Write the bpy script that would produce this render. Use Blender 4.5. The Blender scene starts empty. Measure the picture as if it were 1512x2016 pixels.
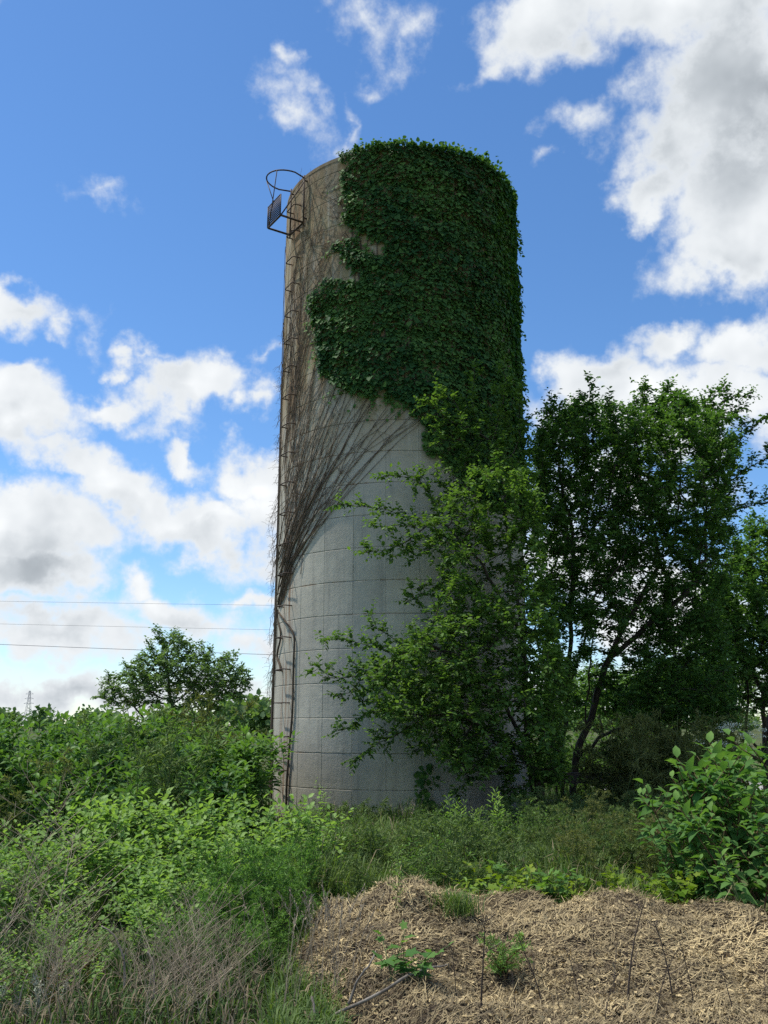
import bpy, math
import numpy as np
from mathutils import Vector, Matrix

RAD = math.radians
sc = bpy.context.scene
C = sc.collection
rng = np.random.default_rng(7)

# ------------------------------------------------------------------ camera
PITCH = 13.13          # degrees above the horizon
FPX = 1800.0           # focal length in pixels of the 1512 x 2016 photograph
EYE = 1.6
cam = bpy.data.cameras.new('camera'); camo = bpy.data.objects.new('camera', cam); C.objects.link(camo)
camo.location = (0, 0, EYE); camo.rotation_euler = (RAD(90 + PITCH), 0, 0)
cam.sensor_fit = 'VERTICAL'; cam.sensor_height = 36.0; cam.lens = FPX / 2016 * 36.0
cam.clip_start = 0.05; cam.clip_end = 6000
sc.camera = camo
sc.render.resolution_x, sc.render.resolution_y = 768, 1024

# ------------------------------------------------------------------ sun, sky, exposure
SUN_AZ, SUN_EL = RAD(-72), RAD(64)       # azimuth from +Y towards +X
sdir = Vector((math.sin(SUN_AZ) * math.cos(SUN_EL), math.cos(SUN_AZ) * math.cos(SUN_EL), math.sin(SUN_EL)))
sl = bpy.data.lights.new('sun', 'SUN'); sl.energy = 4.0; sl.angle = RAD(1.2); sl.color = (1.0, 0.95, 0.87)
so = bpy.data.objects.new('sun', sl); C.objects.link(so); so.rotation_euler = sdir.to_track_quat('Z', 'Y').to_euler()
so.location = (0, 0, 30)
SKY_STRENGTH = 0.14
sc.view_settings.view_transform = 'Standard'; sc.view_settings.look = 'None'
sc.view_settings.gamma = 1.0; sc.view_settings.use_curve_mapping = False
sc.view_settings.exposure = 0.22
cy = sc.cycles
cy.max_bounces = 6; cy.diffuse_bounces = 3; cy.glossy_bounces = 2; cy.transmission_bounces = 4; cy.transparent_max_bounces = 4
cy.caustics_reflective = False; cy.caustics_refractive = False
cy.use_denoising = False
cy.sample_clamp_indirect = 3.0

cp, sp = math.cos(RAD(PITCH)), math.sin(RAD(PITCH))
def ray(px, py):
    """unit direction(s) of photograph pixel(s)"""
    px = np.asarray(px, float); py = np.asarray(py, float)
    a = (px - 756) / FPX; b = (1008 - py) / FPX
    d = np.stack([a, cp - sp * b, sp + cp * b], -1)
    return d / np.linalg.norm(d, axis=-1, keepdims=True)
def at(px, py, Y):
    """point on the pixel's ray at depth Y metres"""
    d = ray(px, py)
    return np.array([0, 0, EYE]) + d * (np.asarray(Y, float) / d[..., 1])[..., None]
def proj(P):
    P = np.asarray(P, float) - np.array([0, 0, EYE])
    dep = P[..., 1] * cp + P[..., 2] * sp
    up = -P[..., 1] * sp + P[..., 2] * cp
    return 756 + FPX * P[..., 0] / dep, 1008 - FPX * up / dep
def gx(px, Y):            # x of a column of pixels near the horizon, at depth Y
    return (px - 756) / (FPX / cp) * Y
def gz(py, Y):            # z of a pixel row near the middle column, at depth Y
    return float(at(756, py, Y)[2])

# ------------------------------------------------------------------ node helpers
def nn(nt, t, **kw):
    n = nt.nodes.new(t)
    for k, v in kw.items(): setattr(n, k, v)
    return n
def setin(nt, n, **kw):
    for k, v in kw.items():
        s = n.inputs[int(k[1:])] if k[0] == 'i' and k[1:].isdigit() else n.inputs[k.replace('_', ' ')]
        if isinstance(v, bpy.types.NodeSocket): nt.links.new(v, s)
        else: s.default_value = v
    return n
def math_(nt, op, a, b=None, c=None, clamp=False):
    n = nn(nt, 'ShaderNodeMath', operation=op, use_clamp=clamp)
    for i, v in enumerate((a, b, c)):
        if v is None: continue
        if isinstance(v, bpy.types.NodeSocket): nt.links.new(v, n.inputs[i])
        else: n.inputs[i].default_value = v
    return n.outputs[0]
def sstep(nt, v, a, b, lo=0.0, hi=1.0, kind='SMOOTHSTEP'):
    n = nn(nt, 'ShaderNodeMapRange', interpolation_type=kind)
    setin(nt, n, i0=v, i1=a, i2=b, i3=lo, i4=hi)
    return n.outputs[0]
def mixc(nt, f, a, b, mode='MIX'):
    n = nn(nt, 'ShaderNodeMix', data_type='RGBA', blend_type=mode)
    for s, v in ((n.inputs[0], f), (n.inputs[6], a), (n.inputs[7], b)):
        if isinstance(v, bpy.types.NodeSocket): nt.links.new(v, s)
        else: s.default_value = v if not (isinstance(v, tuple) and len(v) == 3) else (*v, 1)
    return n.outputs[2]
def noise(nt, vec, scale, detail=4.0, rough=0.55, dist=0.0, lac=2.0, color=False):
    n = nn(nt, 'ShaderNodeTexNoise')
    if vec is not None: nt.links.new(vec, n.inputs['Vector'])
    n.inputs['Scale'].default_value = scale; n.inputs['Detail'].default_value = detail
    n.inputs['Roughness'].default_value = rough; n.inputs['Distortion'].default_value = dist; n.inputs['Lacunarity'].default_value = lac
    return n.outputs[1 if color else 0]

# ------------------------------------------------------------------ world: Nishita sky with cumulus
world = bpy.data.worlds.new('World'); sc.world = world; world.use_nodes = True
def build_world():
    nt = world.node_tree; nt.nodes.clear()
    out = nn(nt, 'ShaderNodeOutputWorld'); bg = nn(nt, 'ShaderNodeBackground')
    nt.links.new(bg.outputs[0], out.inputs[0])
    sky = nn(nt, 'ShaderNodeTexSky', sky_type='NISHITA', sun_disc=False, sun_elevation=SUN_EL, sun_rotation=SUN_AZ,
             altitude=200, air_density=1.0, dust_density=0.15, ozone_density=4.0)
    tc = nn(nt, 'ShaderNodeTexCoord'); d = tc.outputs['Generated']
    sx = nn(nt, 'ShaderNodeSeparateXYZ'); nt.links.new(d, sx.inputs[0])
    den = math_(nt, 'ADD', sx.outputs[1], 1.02)
    u = math_(nt, 'DIVIDE', sx.outputs[0], den); v = math_(nt, 'DIVIDE', sx.outputs[2], den)
    # billowy warp of the stereographic coordinates
    w1 = noise(nt, d, 14.0, 5, 0.55, color=True)
    sub = nn(nt, 'ShaderNodeVectorMath', operation='SUBTRACT'); nt.links.new(w1, sub.inputs[0]); sub.inputs[1].default_value = (.5, .5, .5)
    scl = nn(nt, 'ShaderNodeVectorMath', operation='SCALE'); nt.links.new(sub.outputs[0], scl.inputs[0]); scl.inputs[3].default_value = 0.060
    cuv = nn(nt, 'ShaderNodeCombineXYZ'); nt.links.new(u, cuv.inputs[0]); nt.links.new(v, cuv.inputs[1])
    add = nn(nt, 'ShaderNodeVectorMath', operation='ADD'); nt.links.new(cuv.outputs[0], add.inputs[0]); nt.links.new(scl.outputs[0], add.inputs[1])
    flat = nn(nt, 'ShaderNodeVectorMath', operation='MULTIPLY'); nt.links.new(add.outputs[0], flat.inputs[0]); flat.inputs[1].default_value = (1, 1, 0)
    puv = flat.outputs[0]
    def st(px, py):
        q = ray(px, py); return np.array([q[0] / (1.02 + q[1]), q[2] / (1.02 + q[1])])
    def blob(px, py, rx, ry, rot, w, src):
        c = st(px, py); ex = np.linalg.norm(st(px + rx, py) - c); ey = np.linalg.norm(st(px, py - ry) - c)
        m = nn(nt, 'ShaderNodeMapping', vector_type='TEXTURE')
        nt.links.new(src, m.inputs[0])
        m.inputs[1].default_value = (c[0], c[1], 0); m.inputs[2].default_value = (0, 0, RAD(rot)); m.inputs[3].default_value = (ex, ey, 1)
        l = nn(nt, 'ShaderNodeVectorMath', operation='LENGTH'); nt.links.new(m.outputs[0], l.inputs[0])
        return math_(nt, 'MULTIPLY_ADD', l.outputs[1], -w, w)
    def field(lst, src, k=0.12):
        acc = None
        for b in lst:
            o = blob(*b, src)
            acc = o if acc is None else math_(nt, 'SMOOTH_MAX', acc, o, k)
        return acc
    # px, py, rx, ry, rotation, weight
    CL = [(1330, -40, 400, 170, 0, 1.1), (1090, 30, 180, 110, 25, .9), (960, 110, 90, 40, 25, .45), (1420, 170, 215, 250, 0, 1.2),
          (1470, 390, 190, 210, 0, 1.2), (1285, 385, 105, 65, 0, .95), (1430, 505, 175, 85, 12, 1.0), (1330, 300, 120, 130, 0, .9), (1600, 300, 260, 330, 0, 1.2),
          (1140, 248, 105, 42, -12, .36), (1090, 318, 40, 16, 30, .22),
          (735, 40, 105, 65, -20, .42), (800, 85, 45, 75, -25, .34), (742, 172, 45, 30, 0, .28), (552, 112, 28, 45, 10, .36),
          (575, 215, 110, 50, -45, .42), (680, 252, 18, 48, 0, .26), (195, 372, 85, 32, -15, .30),
          (25, 605, 90, 48, -8, .75), (100, 640, 40, 18, -20, .35), (185, 672, 52, 36, -30, .32), (300, 690, 60, 18, -10, .28), (505, 698, 40, 16, 10, .24),
          (40, 800, 170, 95, -10, 1.0), (60, 742, 50, 45, 0, .7), (220, 790, 130, 45, 5, .8), (355, 765, 130, 75, 0, 1.0), (262, 702, 40, 30, 0, .55),
          (445, 752, 95, 60, -35, .85), (330, 825, 110, 36, 0, .5), (490, 805, 36, 34, -30, .5),
          (130, 905, 130, 55, -15, .9), (250, 970, 210, 80, -30, 1.1), (375, 905, 100, 36, -38, .75), (520, 935, 95, 75, 0, 1.0), (400, 1045, 170, 80, -8, 1.1),
          (80, 1040, 200, 110, 0, 1.15), (545, 1020, 90, 130, 0, .9), (60, 1130, 190, 80, 0, 1.0), (520, 1125, 110, 42, 0, .6),
          (285, 1165, 75, 60, 0, .8), (335, 1215, 140, 60, -10, .9), (80, 1240, 200, 70, 0, .8), (480, 1192, 95, 28, 0, .6), (215, 1265, 130, 70, 0, .6),
          (420, 1255, 120, 60, 0, .55), (510, 1275, 90, 50, 0, .6), (200, 1375, 900, 75, 0, .70), (1100, 1375, 900, 80, 0, .65),
          (1175, 755, 125, 80, 0, 1.0), (1330, 690, 110, 55, 0, .9), (1470, 690, 140, 75, 0, 1.0), (1330, 800, 340, 95, 0, 1.2), (1052, 752, 40, 26, 0, .4),
          (1220, 960, 260, 95, 0, .6), (1130, 1120, 240, 120, 0, .8), (1330, 1190, 260, 110, 0, .9), (1560, 860, 90, 60, 0, .6)]
    D = field(CL, puv)
    fb = noise(nt, d, 26.0, 8, 0.62)
    fb_big = noise(nt, d, 3.2, 6, 0.55)
    # the same kind of broken cumulus goes on outside the picture
    inside = blob(756, 850, 1150, 1250, 0, 3.0, cuv.outputs[0])
    inside = sstep(nt, inside, 0.0, 0.8)
    gen = math_(nt, 'MULTIPLY_ADD', math_(nt, 'SUBTRACT', fb_big, 0.50), 7.0, 0.0)
    gen = math_(nt, 'SUBTRACT', gen, math_(nt, 'MULTIPLY', inside, 6.0))
    D = math_(nt, 'MAXIMUM', D, gen)
    dens = math_(nt, 'MULTIPLY_ADD', math_(nt, 'SUBTRACT', fb, 0.5), 1.05, math_(nt, 'SUBTRACT', D, 0.05))
    mask = sstep(nt, dens, -0.09, 0.50)
    mask = math_(nt, 'MULTIPLY', mask, sstep(nt, dens, -.05, .45, .80, 1.0))
    # lit relief: compare the billows with those a little nearer the sun
    off = nn(nt, 'ShaderNodeVectorMath', operation='ADD'); nt.links.new(d, off.inputs[0]); off.inputs[1].default_value = (-0.022, 0.0, 0.026)
    fa = noise(nt, d, 7.0, 4, 0.5); fs = noise(nt, off.outputs[0], 7.0, 4, 0.5)
    rel = math_(nt, 'MULTIPLY', math_(nt, 'SUBTRACT', fa, fs), 1.1)
    GR = [(1390, 230, 330, 330, 0, 1.0), (1180, 60, 170, 90, 10, .6), (1420, 530, 60, 30, 0, .3), (380, 1085, 190, 50, 0, .75), (60, 1130, 210, 90, 0, .8), (250, 1040, 130, 60, -30, .5),
          (120, 1235, 220, 60, 0, .7), (330, 1250, 200, 45, 0, .6), (200, 1350, 900, 100, 0, 1.0), (1100, 1350, 900, 100, 0, .9), (40, 850, 200, 50, 0, .5), (420, 825, 160, 30, -20, .4), (520, 1130, 110, 40, 0, .45), (1250, 860, 380, 70, 0, .45)]
    G = math_(nt, 'MINIMUM', math_(nt, 'MAXIMUM', field(GR, puv, 0.2), 0.0), 0.62)
    G = math_(nt, 'MAXIMUM', G, math_(nt, 'MULTIPLY', sstep(nt, gen, .5, 1.4), .6))
    thick = sstep(nt, dens, 0.15, 0.9)
    g = math_(nt, 'MULTIPLY', G, thick)
    lum = math_(nt, 'MULTIPLY_ADD', g, -0.36, 0.80)
    lum = math_(nt, 'ADD', lum, math_(nt, 'MULTIPLY', rel, thick))
    lum = math_(nt, 'MAXIMUM', lum, 0.42)
    ccol = mixc(nt, sstep(nt, lum, .3, .95, kind='LINEAR'), (0.80, 0.90, 1.0), (0.97, 0.99, 1.0))
    cl = nn(nt, 'ShaderNodeVectorMath', operation='SCALE'); nt.links.new(ccol, cl.inputs[0]); nt.links.new(math_(nt, 'MULTIPLY', lum, 1.0 / SKY_STRENGTH), cl.inputs[3])
    # phone-camera rendering of the blue: a little deeper and more saturated than the raw model
    hs = nn(nt, 'ShaderNodeHueSaturation'); hs.inputs['Saturation'].default_value = 1.12; hs.inputs['Value'].default_value = 1.0
    nt.links.new(mixc(nt, 1.0, sky.outputs[0], (0.95, 1.0, 1.05), 'MULTIPLY'), hs.inputs['Color'])
    final = mixc(nt, mask, hs.outputs[0], cl.outputs[0])
    nt.links.new(final, bg.inputs[0]); bg.inputs[1].default_value = SKY_STRENGTH
    world.cycles.sampling_method = 'MANUAL'; world.cycles.sample_map_resolution = 512
build_world()

# ------------------------------------------------------------------ materials
def new_mat(name):
    m = bpy.data.materials.new(name); m.use_nodes = True
    nt = m.node_tree; nt.nodes.clear()
    o = nn(nt, 'ShaderNodeOutputMaterial'); b = nn(nt, 'ShaderNodeBsdfPrincipled')
    nt.links.new(b.outputs[0], o.inputs[0])
    return m, nt, b, o
def leaf_mat(name, c0, c1, trans=0.35, rough=0.55, tcol=None, spec=0.14):
    m, nt, b, o = new_mat(name)
    a = nn(nt, 'ShaderNodeAttribute', attribute_name='tint'); oi = nn(nt, 'ShaderNodeObjectInfo')
    f = math_(nt, 'ADD', a.outputs['Fac'], math_(nt, 'MULTIPLY_ADD', oi.outputs['Random'], 0.3, -0.15), clamp=True)
    col = mixc(nt, f, c0, c1)
    nt.links.new(col, b.inputs['Base Color']); b.inputs['Roughness'].default_value = rough
    b.inputs['Specular IOR Level'].default_value = spec
    t = nn(nt, 'ShaderNodeBsdfTranslucent')
    tc = mixc(nt, 1.0, col, tcol or (1.35, 1.45, 0.60), 'MULTIPLY'); nt.links.new(tc, t.inputs[0])
    mx = nn(nt, 'ShaderNodeMixShader'); mx.inputs[0].default_value = trans
    nt.links.new(b.outputs[0], mx.inputs[1]); nt.links.new(t.outputs[0], mx.inputs[2]); nt.links.new(mx.outputs[0], o.inputs[0])
    return m
def plain_mat(name, c0, c1, scale=20, rough=0.85, bump=0.0, stretch=(1, 1, 1), metal=0.0, tint=False):
    m, nt, b, o = new_mat(name)
    tc = nn(nt, 'ShaderNodeTexCoord'); mp = nn(nt, 'ShaderNodeMapping'); nt.links.new(tc.outputs['Object'], mp.inputs[0]); mp.inputs[3].default_value = stretch
    n = noise(nt, mp.outputs[0], scale, 5, 0.6)
    f = sstep(nt, n, 0.3, 0.7)
    if tint:
        a = nn(nt, 'ShaderNodeAttribute', attribute_name='tint')
        f = math_(nt, 'ADD', math_(nt, 'MULTIPLY', f, 0.4), math_(nt, 'MULTIPLY', a.outputs['Fac'], 0.7), clamp=True)
    nt.links.new(mixc(nt, f, c0, c1), b.inputs['Base Color'])
    b.inputs['Roughness'].default_value = rough; b.inputs['Metallic'].default_value = metal
    b.inputs['Specular IOR Level'].default_value = 0.25
    if bump:
        bp = nn(nt, 'ShaderNodeBump'); bp.inputs['Strength'].default_value = bump; bp.inputs['Distance'].default_value = 0.02
        nt.links.new(n, bp.inputs['Height']); nt.links.new(bp.outputs[0], b.inputs['Normal'])
    return m

M = {}
M['ivy'] = leaf_mat('ivy_leaf', (0.030, 0.092, 0.030), (0.150, 0.280, 0.065), 0.28, 0.60, None, 0.10)
M['mulberry'] = leaf_mat('mulberry_leaf', (0.042, 0.105, 0.030), (0.165, 0.280, 0.060), 0.38, 0.5)
M['dark_tree'] = leaf_mat('dark_tree_leaf', (0.046, 0.115, 0.032), (0.150, 0.270, 0.058), 0.38, 0.5)
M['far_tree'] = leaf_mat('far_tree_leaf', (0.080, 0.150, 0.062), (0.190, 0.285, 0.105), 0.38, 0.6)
M['broad'] = leaf_mat('broadleaf', (0.044, 0.115, 0.034), (0.180, 0.320, 0.060), 0.36, 0.45)
M['light'] = leaf_mat('light_shrub_leaf', (0.120, 0.235, 0.060), (0.330, 0.480, 0.140), 0.40, 0.5)
M['poke'] = leaf_mat('pokeweed_leaf', (0.050, 0.140, 0.040), (0.180, 0.320, 0.075), 0.36, 0.6, None, 0.10)
M['feather'] = leaf_mat('feathery_leaf', (0.075, 0.140, 0.048), (0.190, 0.265, 0.090), 0.32, 0.6)
M['feather_bright'] = leaf_mat('bright_feathery_leaf', (0.080, 0.185, 0.042), (0.200, 0.360, 0.085), 0.36, 0.5)
M['pale_feather'] = leaf_mat('pale_feathery_leaf', (0.150, 0.290, 0.070), (0.330, 0.480, 0.160), 0.36, 0.6)
M['olive'] = leaf_mat('olive_leaf', (0.090, 0.125, 0.042), (0.210, 0.225, 0.080), 0.32, 0.6)
M['grass'] = leaf_mat('grass_blade', (0.055, 0.115, 0.034), (0.190, 0.265, 0.080), 0.32, 0.55)
M['yellowish'] = leaf_mat('yellow_green_leaf', (0.090, 0.190, 0.020), (0.260, 0.330, 0.035), 0.36, 0.5)
M['bark'] = plain_mat('bark', (0.030, 0.024, 0.018), (0.085, 0.070, 0.055), 18, 0.9, 0.6, (1, 1, .25))
M['green_stem'] = plain_mat('green_stem', (0.06, 0.11, 0.03), (0.13, 0.15, 0.06), 12)
M['red_stem'] = plain_mat('red_stem', (0.10, 0.04, 0.03), (0.16, 0.12, 0.05), 6)
M['vine'] = plain_mat('dry_vine', (0.050, 0.038, 0.028), (0.19, 0.140, 0.095), 3, 0.9, tint=True)
M['dry'] = plain_mat('dry_stalk', (0.16, 0.125, 0.085), (0.48, 0.40, 0.29), 9, 0.9, tint=True)
M['deadwood'] = plain_mat('dead_wood', (0.10, 0.085, 0.07), (0.30, 0.27, 0.23), 12, 0.85, 0.3, (1, 1, .3))
M['straw'] = plain_mat('straw', (0.082, 0.064, 0.042), (0.74, 0.58, 0.30), 4, 0.8, tint=True)
M['rust_seed'] = plain_mat('rusty_seed', (0.12, 0.055, 0.02), (0.27, 0.15, 0.05), 20, 0.9, tint=True)
M['pale_seed'] = plain_mat('pale_seed', (0.28, 0.32, 0.22), (0.50, 0.52, 0.40), 20, 0.9, tint=True)
M['blossom'] = plain_mat('blossom', (0.45, 0.50, 0.38), (0.70, 0.70, 0.60), 20, 0.8, tint=True)
M['steel'] = plain_mat('rusted_steel', (0.045, 0.035, 0.032), (0.12, 0.085, 0.065), 15, 0.7, 0.2, metal=0.3)
M['wire'] = plain_mat('wire', (0.14, 0.15, 0.17), (0.20, 0.21, 0.23), 3, 0.6)
M['pylon'] = plain_mat('galvanised_steel', (0.30, 0.31, 0.33), (0.42, 0.43, 0.45), 1, 0.6)
M['timber'] = plain_mat('old_timber', (0.055, 0.045, 0.035), (0.16, 0.135, 0.105), 8, 0.9, 0.4, (.15, 1, 1))
M['gravel'] = plain_mat('pale_gravel', (0.30, 0.29, 0.27), (0.45, 0.43, 0.41), 6, 0.95, 0.2)

SILO = np.array([0.3075, 17.0]); SR = 2.30
def concrete(name, dark=1.0):
    m, nt, b, o = new_mat(name)
    g = nn(nt, 'ShaderNodeNewGeometry'); P = g.outputs['Position']
    oi = nn(nt, 'ShaderNodeObjectInfo')
    sx = nn(nt, 'ShaderNodeSeparateXYZ'); nt.links.new(P, sx.inputs[0])
    ang = math_(nt, 'ARCTAN2', math_(nt, 'SUBTRACT', sx.outputs[0], float(SILO[0])), math_(nt, 'SUBTRACT', float(SILO[1]), sx.outputs[1]))
    z = sx.outputs[2]
    cv = nn(nt, 'ShaderNodeCombineXYZ'); nt.links.new(math_(nt, 'MULTIPLY', ang, SR), cv.inputs[0]); nt.links.new(z, cv.inputs[1])
    q = cv.outputs[0]
    st = nn(nt, 'ShaderNodeMapping'); nt.links.new(q, st.inputs[0]); st.inputs[3].default_value = (3.2, 0.22, 1)
    big = noise(nt, P, 1.1, 5, 0.6); mid = noise(nt, P, 6.0, 5, 0.65); fine = noise(nt, P, 42.0, 4, 0.75)
    streak = noise(nt, st.outputs[0], 2.0, 5, 0.6)
    col = mixc(nt, sstep(nt, big, .3, .7), (0.425, 0.397, 0.325), (0.545, 0.510, 0.415))
    col = mixc(nt, math_(nt, 'MULTIPLY', sstep(nt, mid, .45, .75), .35), col, (0.30, 0.295, 0.265))
    col = mixc(nt, math_(nt, 'MULTIPLY', sstep(nt, streak, .50, .72), .50), col, (0.25, 0.24, 0.205))
    col = mixc(nt, math_(nt, 'MULTIPLY_ADD', oi.outputs['Random'], .16, 0.0), col, (0.25, 0.25, 0.24))
    # fine pits and sandy grain
    col = mixc(nt, math_(nt, 'MULTIPLY', sstep(nt, fine, .56, .76), .25), col, (0.20, 0.195, 0.175))
    col = mixc(nt, math_(nt, 'MULTIPLY', sstep(nt, fine, .46, .28), .22), col, (0.58, 0.57, 0.53))
    # brown and ochre lichen stain high up, strongest towards the ladder
    hi = sstep(nt, math_(nt, 'ADD', z, math_(nt, 'MULTIPLY', math_(nt, 'SUBTRACT', big, .5), 5.0)), 5.0, 8.2)
    lich = math_(nt, 'MULTIPLY', hi, sstep(nt, noise(nt, st.outputs[0], 1.3, 6, .62), .28, .54))
    lc = mixc(nt, sstep(nt, noise(nt, P, 3.0, 4), .4, .6), (0.255, 0.165, 0.075), (0.275, 0.215, 0.105))
    col = mixc(nt, math_(nt, 'MULTIPLY', lich, .82), col, lc)
    top = sstep(nt, z, 10.6, 11.8)
    col = mixc(nt, math_(nt, 'MULTIPLY', top, .55), col, (0.19, 0.14, 0.08))
    # rust runs under the rungs
    la = math_(nt, 'ABSOLUTE', math_(nt, 'ADD', ang, 1.03))
    run = math_(nt, 'MULTIPLY', sstep(nt, la, .17, .05), sstep(nt, noise(nt, st.outputs[0], 4.0, 5, .6), .42, .68))
    col = mixc(nt, math_(nt, 'MULTIPLY', run, .75), col, (0.23, 0.115, 0.055))
    # rusty water marks along some lift lines
    lift = math_(nt, 'FRACT', math_(nt, 'DIVIDE', math_(nt, 'SUBTRACT', z, .62 - .547), .547))
    near = math_(nt, 'MAXIMUM', sstep(nt, lift, .06, .0), sstep(nt, lift, .96, 1.0))
    wm = math_(nt, 'MULTIPLY', near, sstep(nt, noise(nt, P, 0.9, 3, .5), .49, .64))
    wm = math_(nt, 'MULTIPLY', wm, sstep(nt, noise(nt, P, 9.0, 4, .6), .42, .6))
    col = mixc(nt, math_(nt, 'MULTIPLY', wm, .75), col, (0.27, 0.155, 0.075))
    # dark lift-line edges
    ln = math_(nt, 'MAXIMUM', sstep(nt, lift, .022, .0), sstep(nt, lift, .982, 1.0))
    ln = math_(nt, 'MULTIPLY', ln, sstep(nt, noise(nt, P, 4.0, 5, .65), .36, .62))
    col = mixc(nt, math_(nt, 'MULTIPLY', ln, .5), col, (0.13, 0.125, 0.115))
    if dark != 1.0: col = mixc(nt, 1.0, col, (dark, dark, dark), 'MULTIPLY')
    nt.links.new(col, b.inputs['Base Color']); b.inputs['Roughness'].default_value = 0.92; b.inputs['Specular IOR Level'].default_value = 0.2
    bp = nn(nt, 'ShaderNodeBump'); bp.inputs['Strength'].default_value = 0.55; bp.inputs['Distance'].default_value = 0.012
    h = math_(nt, 'ADD', math_(nt, 'MULTIPLY', fine, .5), mid)
    nt.links.new(h, bp.inputs['Height']); nt.links.new(bp.outputs[0], b.inputs['Normal'])
    return m
M['concrete'] = concrete('silo_concrete'); M['joint'] = concrete('silo_joint', 0.82)

def ground_mat():
    m, nt, b, o = new_mat('field_ground')
    g = nn(nt, 'ShaderNodeNewGeometry'); P = g.outputs['Position']
    n1 = noise(nt, P, .35, 5, .6); n2 = noise(nt, P, 7.0, 5, .65)
    col = mixc(nt, sstep(nt, n1, .35, .65), (0.055, 0.085, 0.028), (0.10, 0.12, 0.045))
    col = mixc(nt, math_(nt, 'MULTIPLY', sstep(nt, n2, .45, .65), .7), col, (0.085, 0.065, 0.042))
    nt.links.new(col, b.inputs['Base Color']); b.inputs['Roughness'].default_value = .95; b.inputs['Specular IOR Level'].default_value = .1
    bp = nn(nt, 'ShaderNodeBump'); bp.inputs['Strength'].default_value = .8; bp.inputs['Distance'].default_value = .05
    nt.links.new(n2, bp.inputs['Height']); nt.links.new(bp.outputs[0], b.inputs['Normal'])
    return m
M['ground'] = ground_mat()
def pile_mat():
    m, nt, b, o = new_mat('straw_bed')
    g = nn(nt, 'ShaderNodeNewGeometry'); P = g.outputs['Position']
    n1 = noise(nt, P, 2.6, 5, .65); n2 = noise(nt, P, 22.0, 5, .7); n3 = noise(nt, P, 90, 3, .7)
    col = mixc(nt, sstep(nt, n1, .35, .65), (0.080, 0.060, 0.042), (0.20, 0.145, 0.08))
    col = mixc(nt, sstep(nt, n2, .40, .62), col, (0.055, 0.040, 0.030))
    col = mixc(nt, math_(nt, 'MULTIPLY', sstep(nt, n3, .55, .65), .6), col, (0.42, 0.32, 0.18))
    nt.links.new(col, b.inputs['Base Color']); b.inputs['Roughness'].default_value = .9; b.inputs['Specular IOR Level'].default_value = .15
    bp = nn(nt, 'ShaderNodeBump'); bp.inputs['Strength'].default_value = 1.0; bp.inputs['Distance'].default_value = .04
    nt.links.new(math_(nt, 'ADD', n2, n3), bp.inputs['Height']); nt.links.new(bp.outputs[0], b.inputs['Normal'])
    return m
M['pile'] = pile_mat()

# ------------------------------------------------------------------ mesh helpers
class MB:
    """collects numpy geometry, links it as one mesh object"""
    def __init__(s): s.v = []; s.f = {3: [], 4: []}; s.t = []; s.n = 0
    def add(s, V, F, tint=0.5):
        V = np.asarray(V, float).reshape(-1, 3)
        for k, a in F.items():
            a = np.asarray(a, np.int64).reshape(-1, k)
            if len(a): s.f[k].append(a + s.n)
        s.v.append(V); s.t.append(np.broadcast_to(np.asarray(tint, float), (len(V),))); s.n += len(V)
    def mesh(s, name, mat, smooth=True):
        me = bpy.data.meshes.new(name)
        V = np.concatenate(s.v) if s.v else np.zeros((0, 3))
        fs = {k: (np.concatenate(a) if a else np.zeros((0, k), np.int64)) for k, a in s.f.items()}
        nt_, nq = len(fs[3]), len(fs[4])
        loops = np.concatenate([fs[3].ravel(), fs[4].ravel()]).astype(np.int32)
        starts = np.concatenate([np.arange(nt_) * 3, nt_ * 3 + np.arange(nq) * 4]).astype(np.int32)
        me.vertices.add(len(V)); me.vertices.foreach_set('co', V.astype(np.float32).ravel())
        me.loops.add(len(loops)); me.loops.foreach_set('vertex_index', loops)
        me.polygons.add(nt_ + nq); me.polygons.foreach_set('loop_start', starts)
        me.polygons.foreach_set('use_smooth', np.full(nt_ + nq, bool(smooth)))
        me.update(calc_edges=True)
        a = me.attributes.new('tint', 'FLOAT', 'POINT'); a.data.foreach_set('value', np.concatenate(s.t).astype(np.float32))
        me.materials.append(mat)
        return me
    def build(s, name, mat, parent=None, smooth=True):
        return obj(name, s.mesh(name, mat, smooth), parent)
def obj(name, me, parent=None, loc=None, rot=None, scale=None):
    o = bpy.data.objects.new(name, me); C.objects.link(o)
    if parent is not None: o.parent = parent
    if loc is not None: o.location = loc
    if rot is not None: o.rotation_euler = rot
    if scale is not None: o.scale = scale
    return o
def tag(o, label=None, cat=None, group=None, kind=None):
    for k, v in (('label', label), ('category', cat), ('group', group), ('kind', kind)):
        if v: o[k] = v
    return o
def thing(name, label, cat, loc=(0, 0, 0), rotz=0.0, group=None, scale=1.0):
    o = bpy.data.objects.new(name, None); C.objects.link(o); o.empty_display_size = 0.1
    o.location = loc; o.rotation_euler = (0, 0, rotz); o.scale = (scale,) * 3 if np.isscalar(scale) else scale
    return tag(o, label, cat, group)
def unit(a):
    a = np.asarray(a, float); return a / np.maximum(np.linalg.norm(a, axis=-1, keepdims=True), 1e-9)

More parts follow.
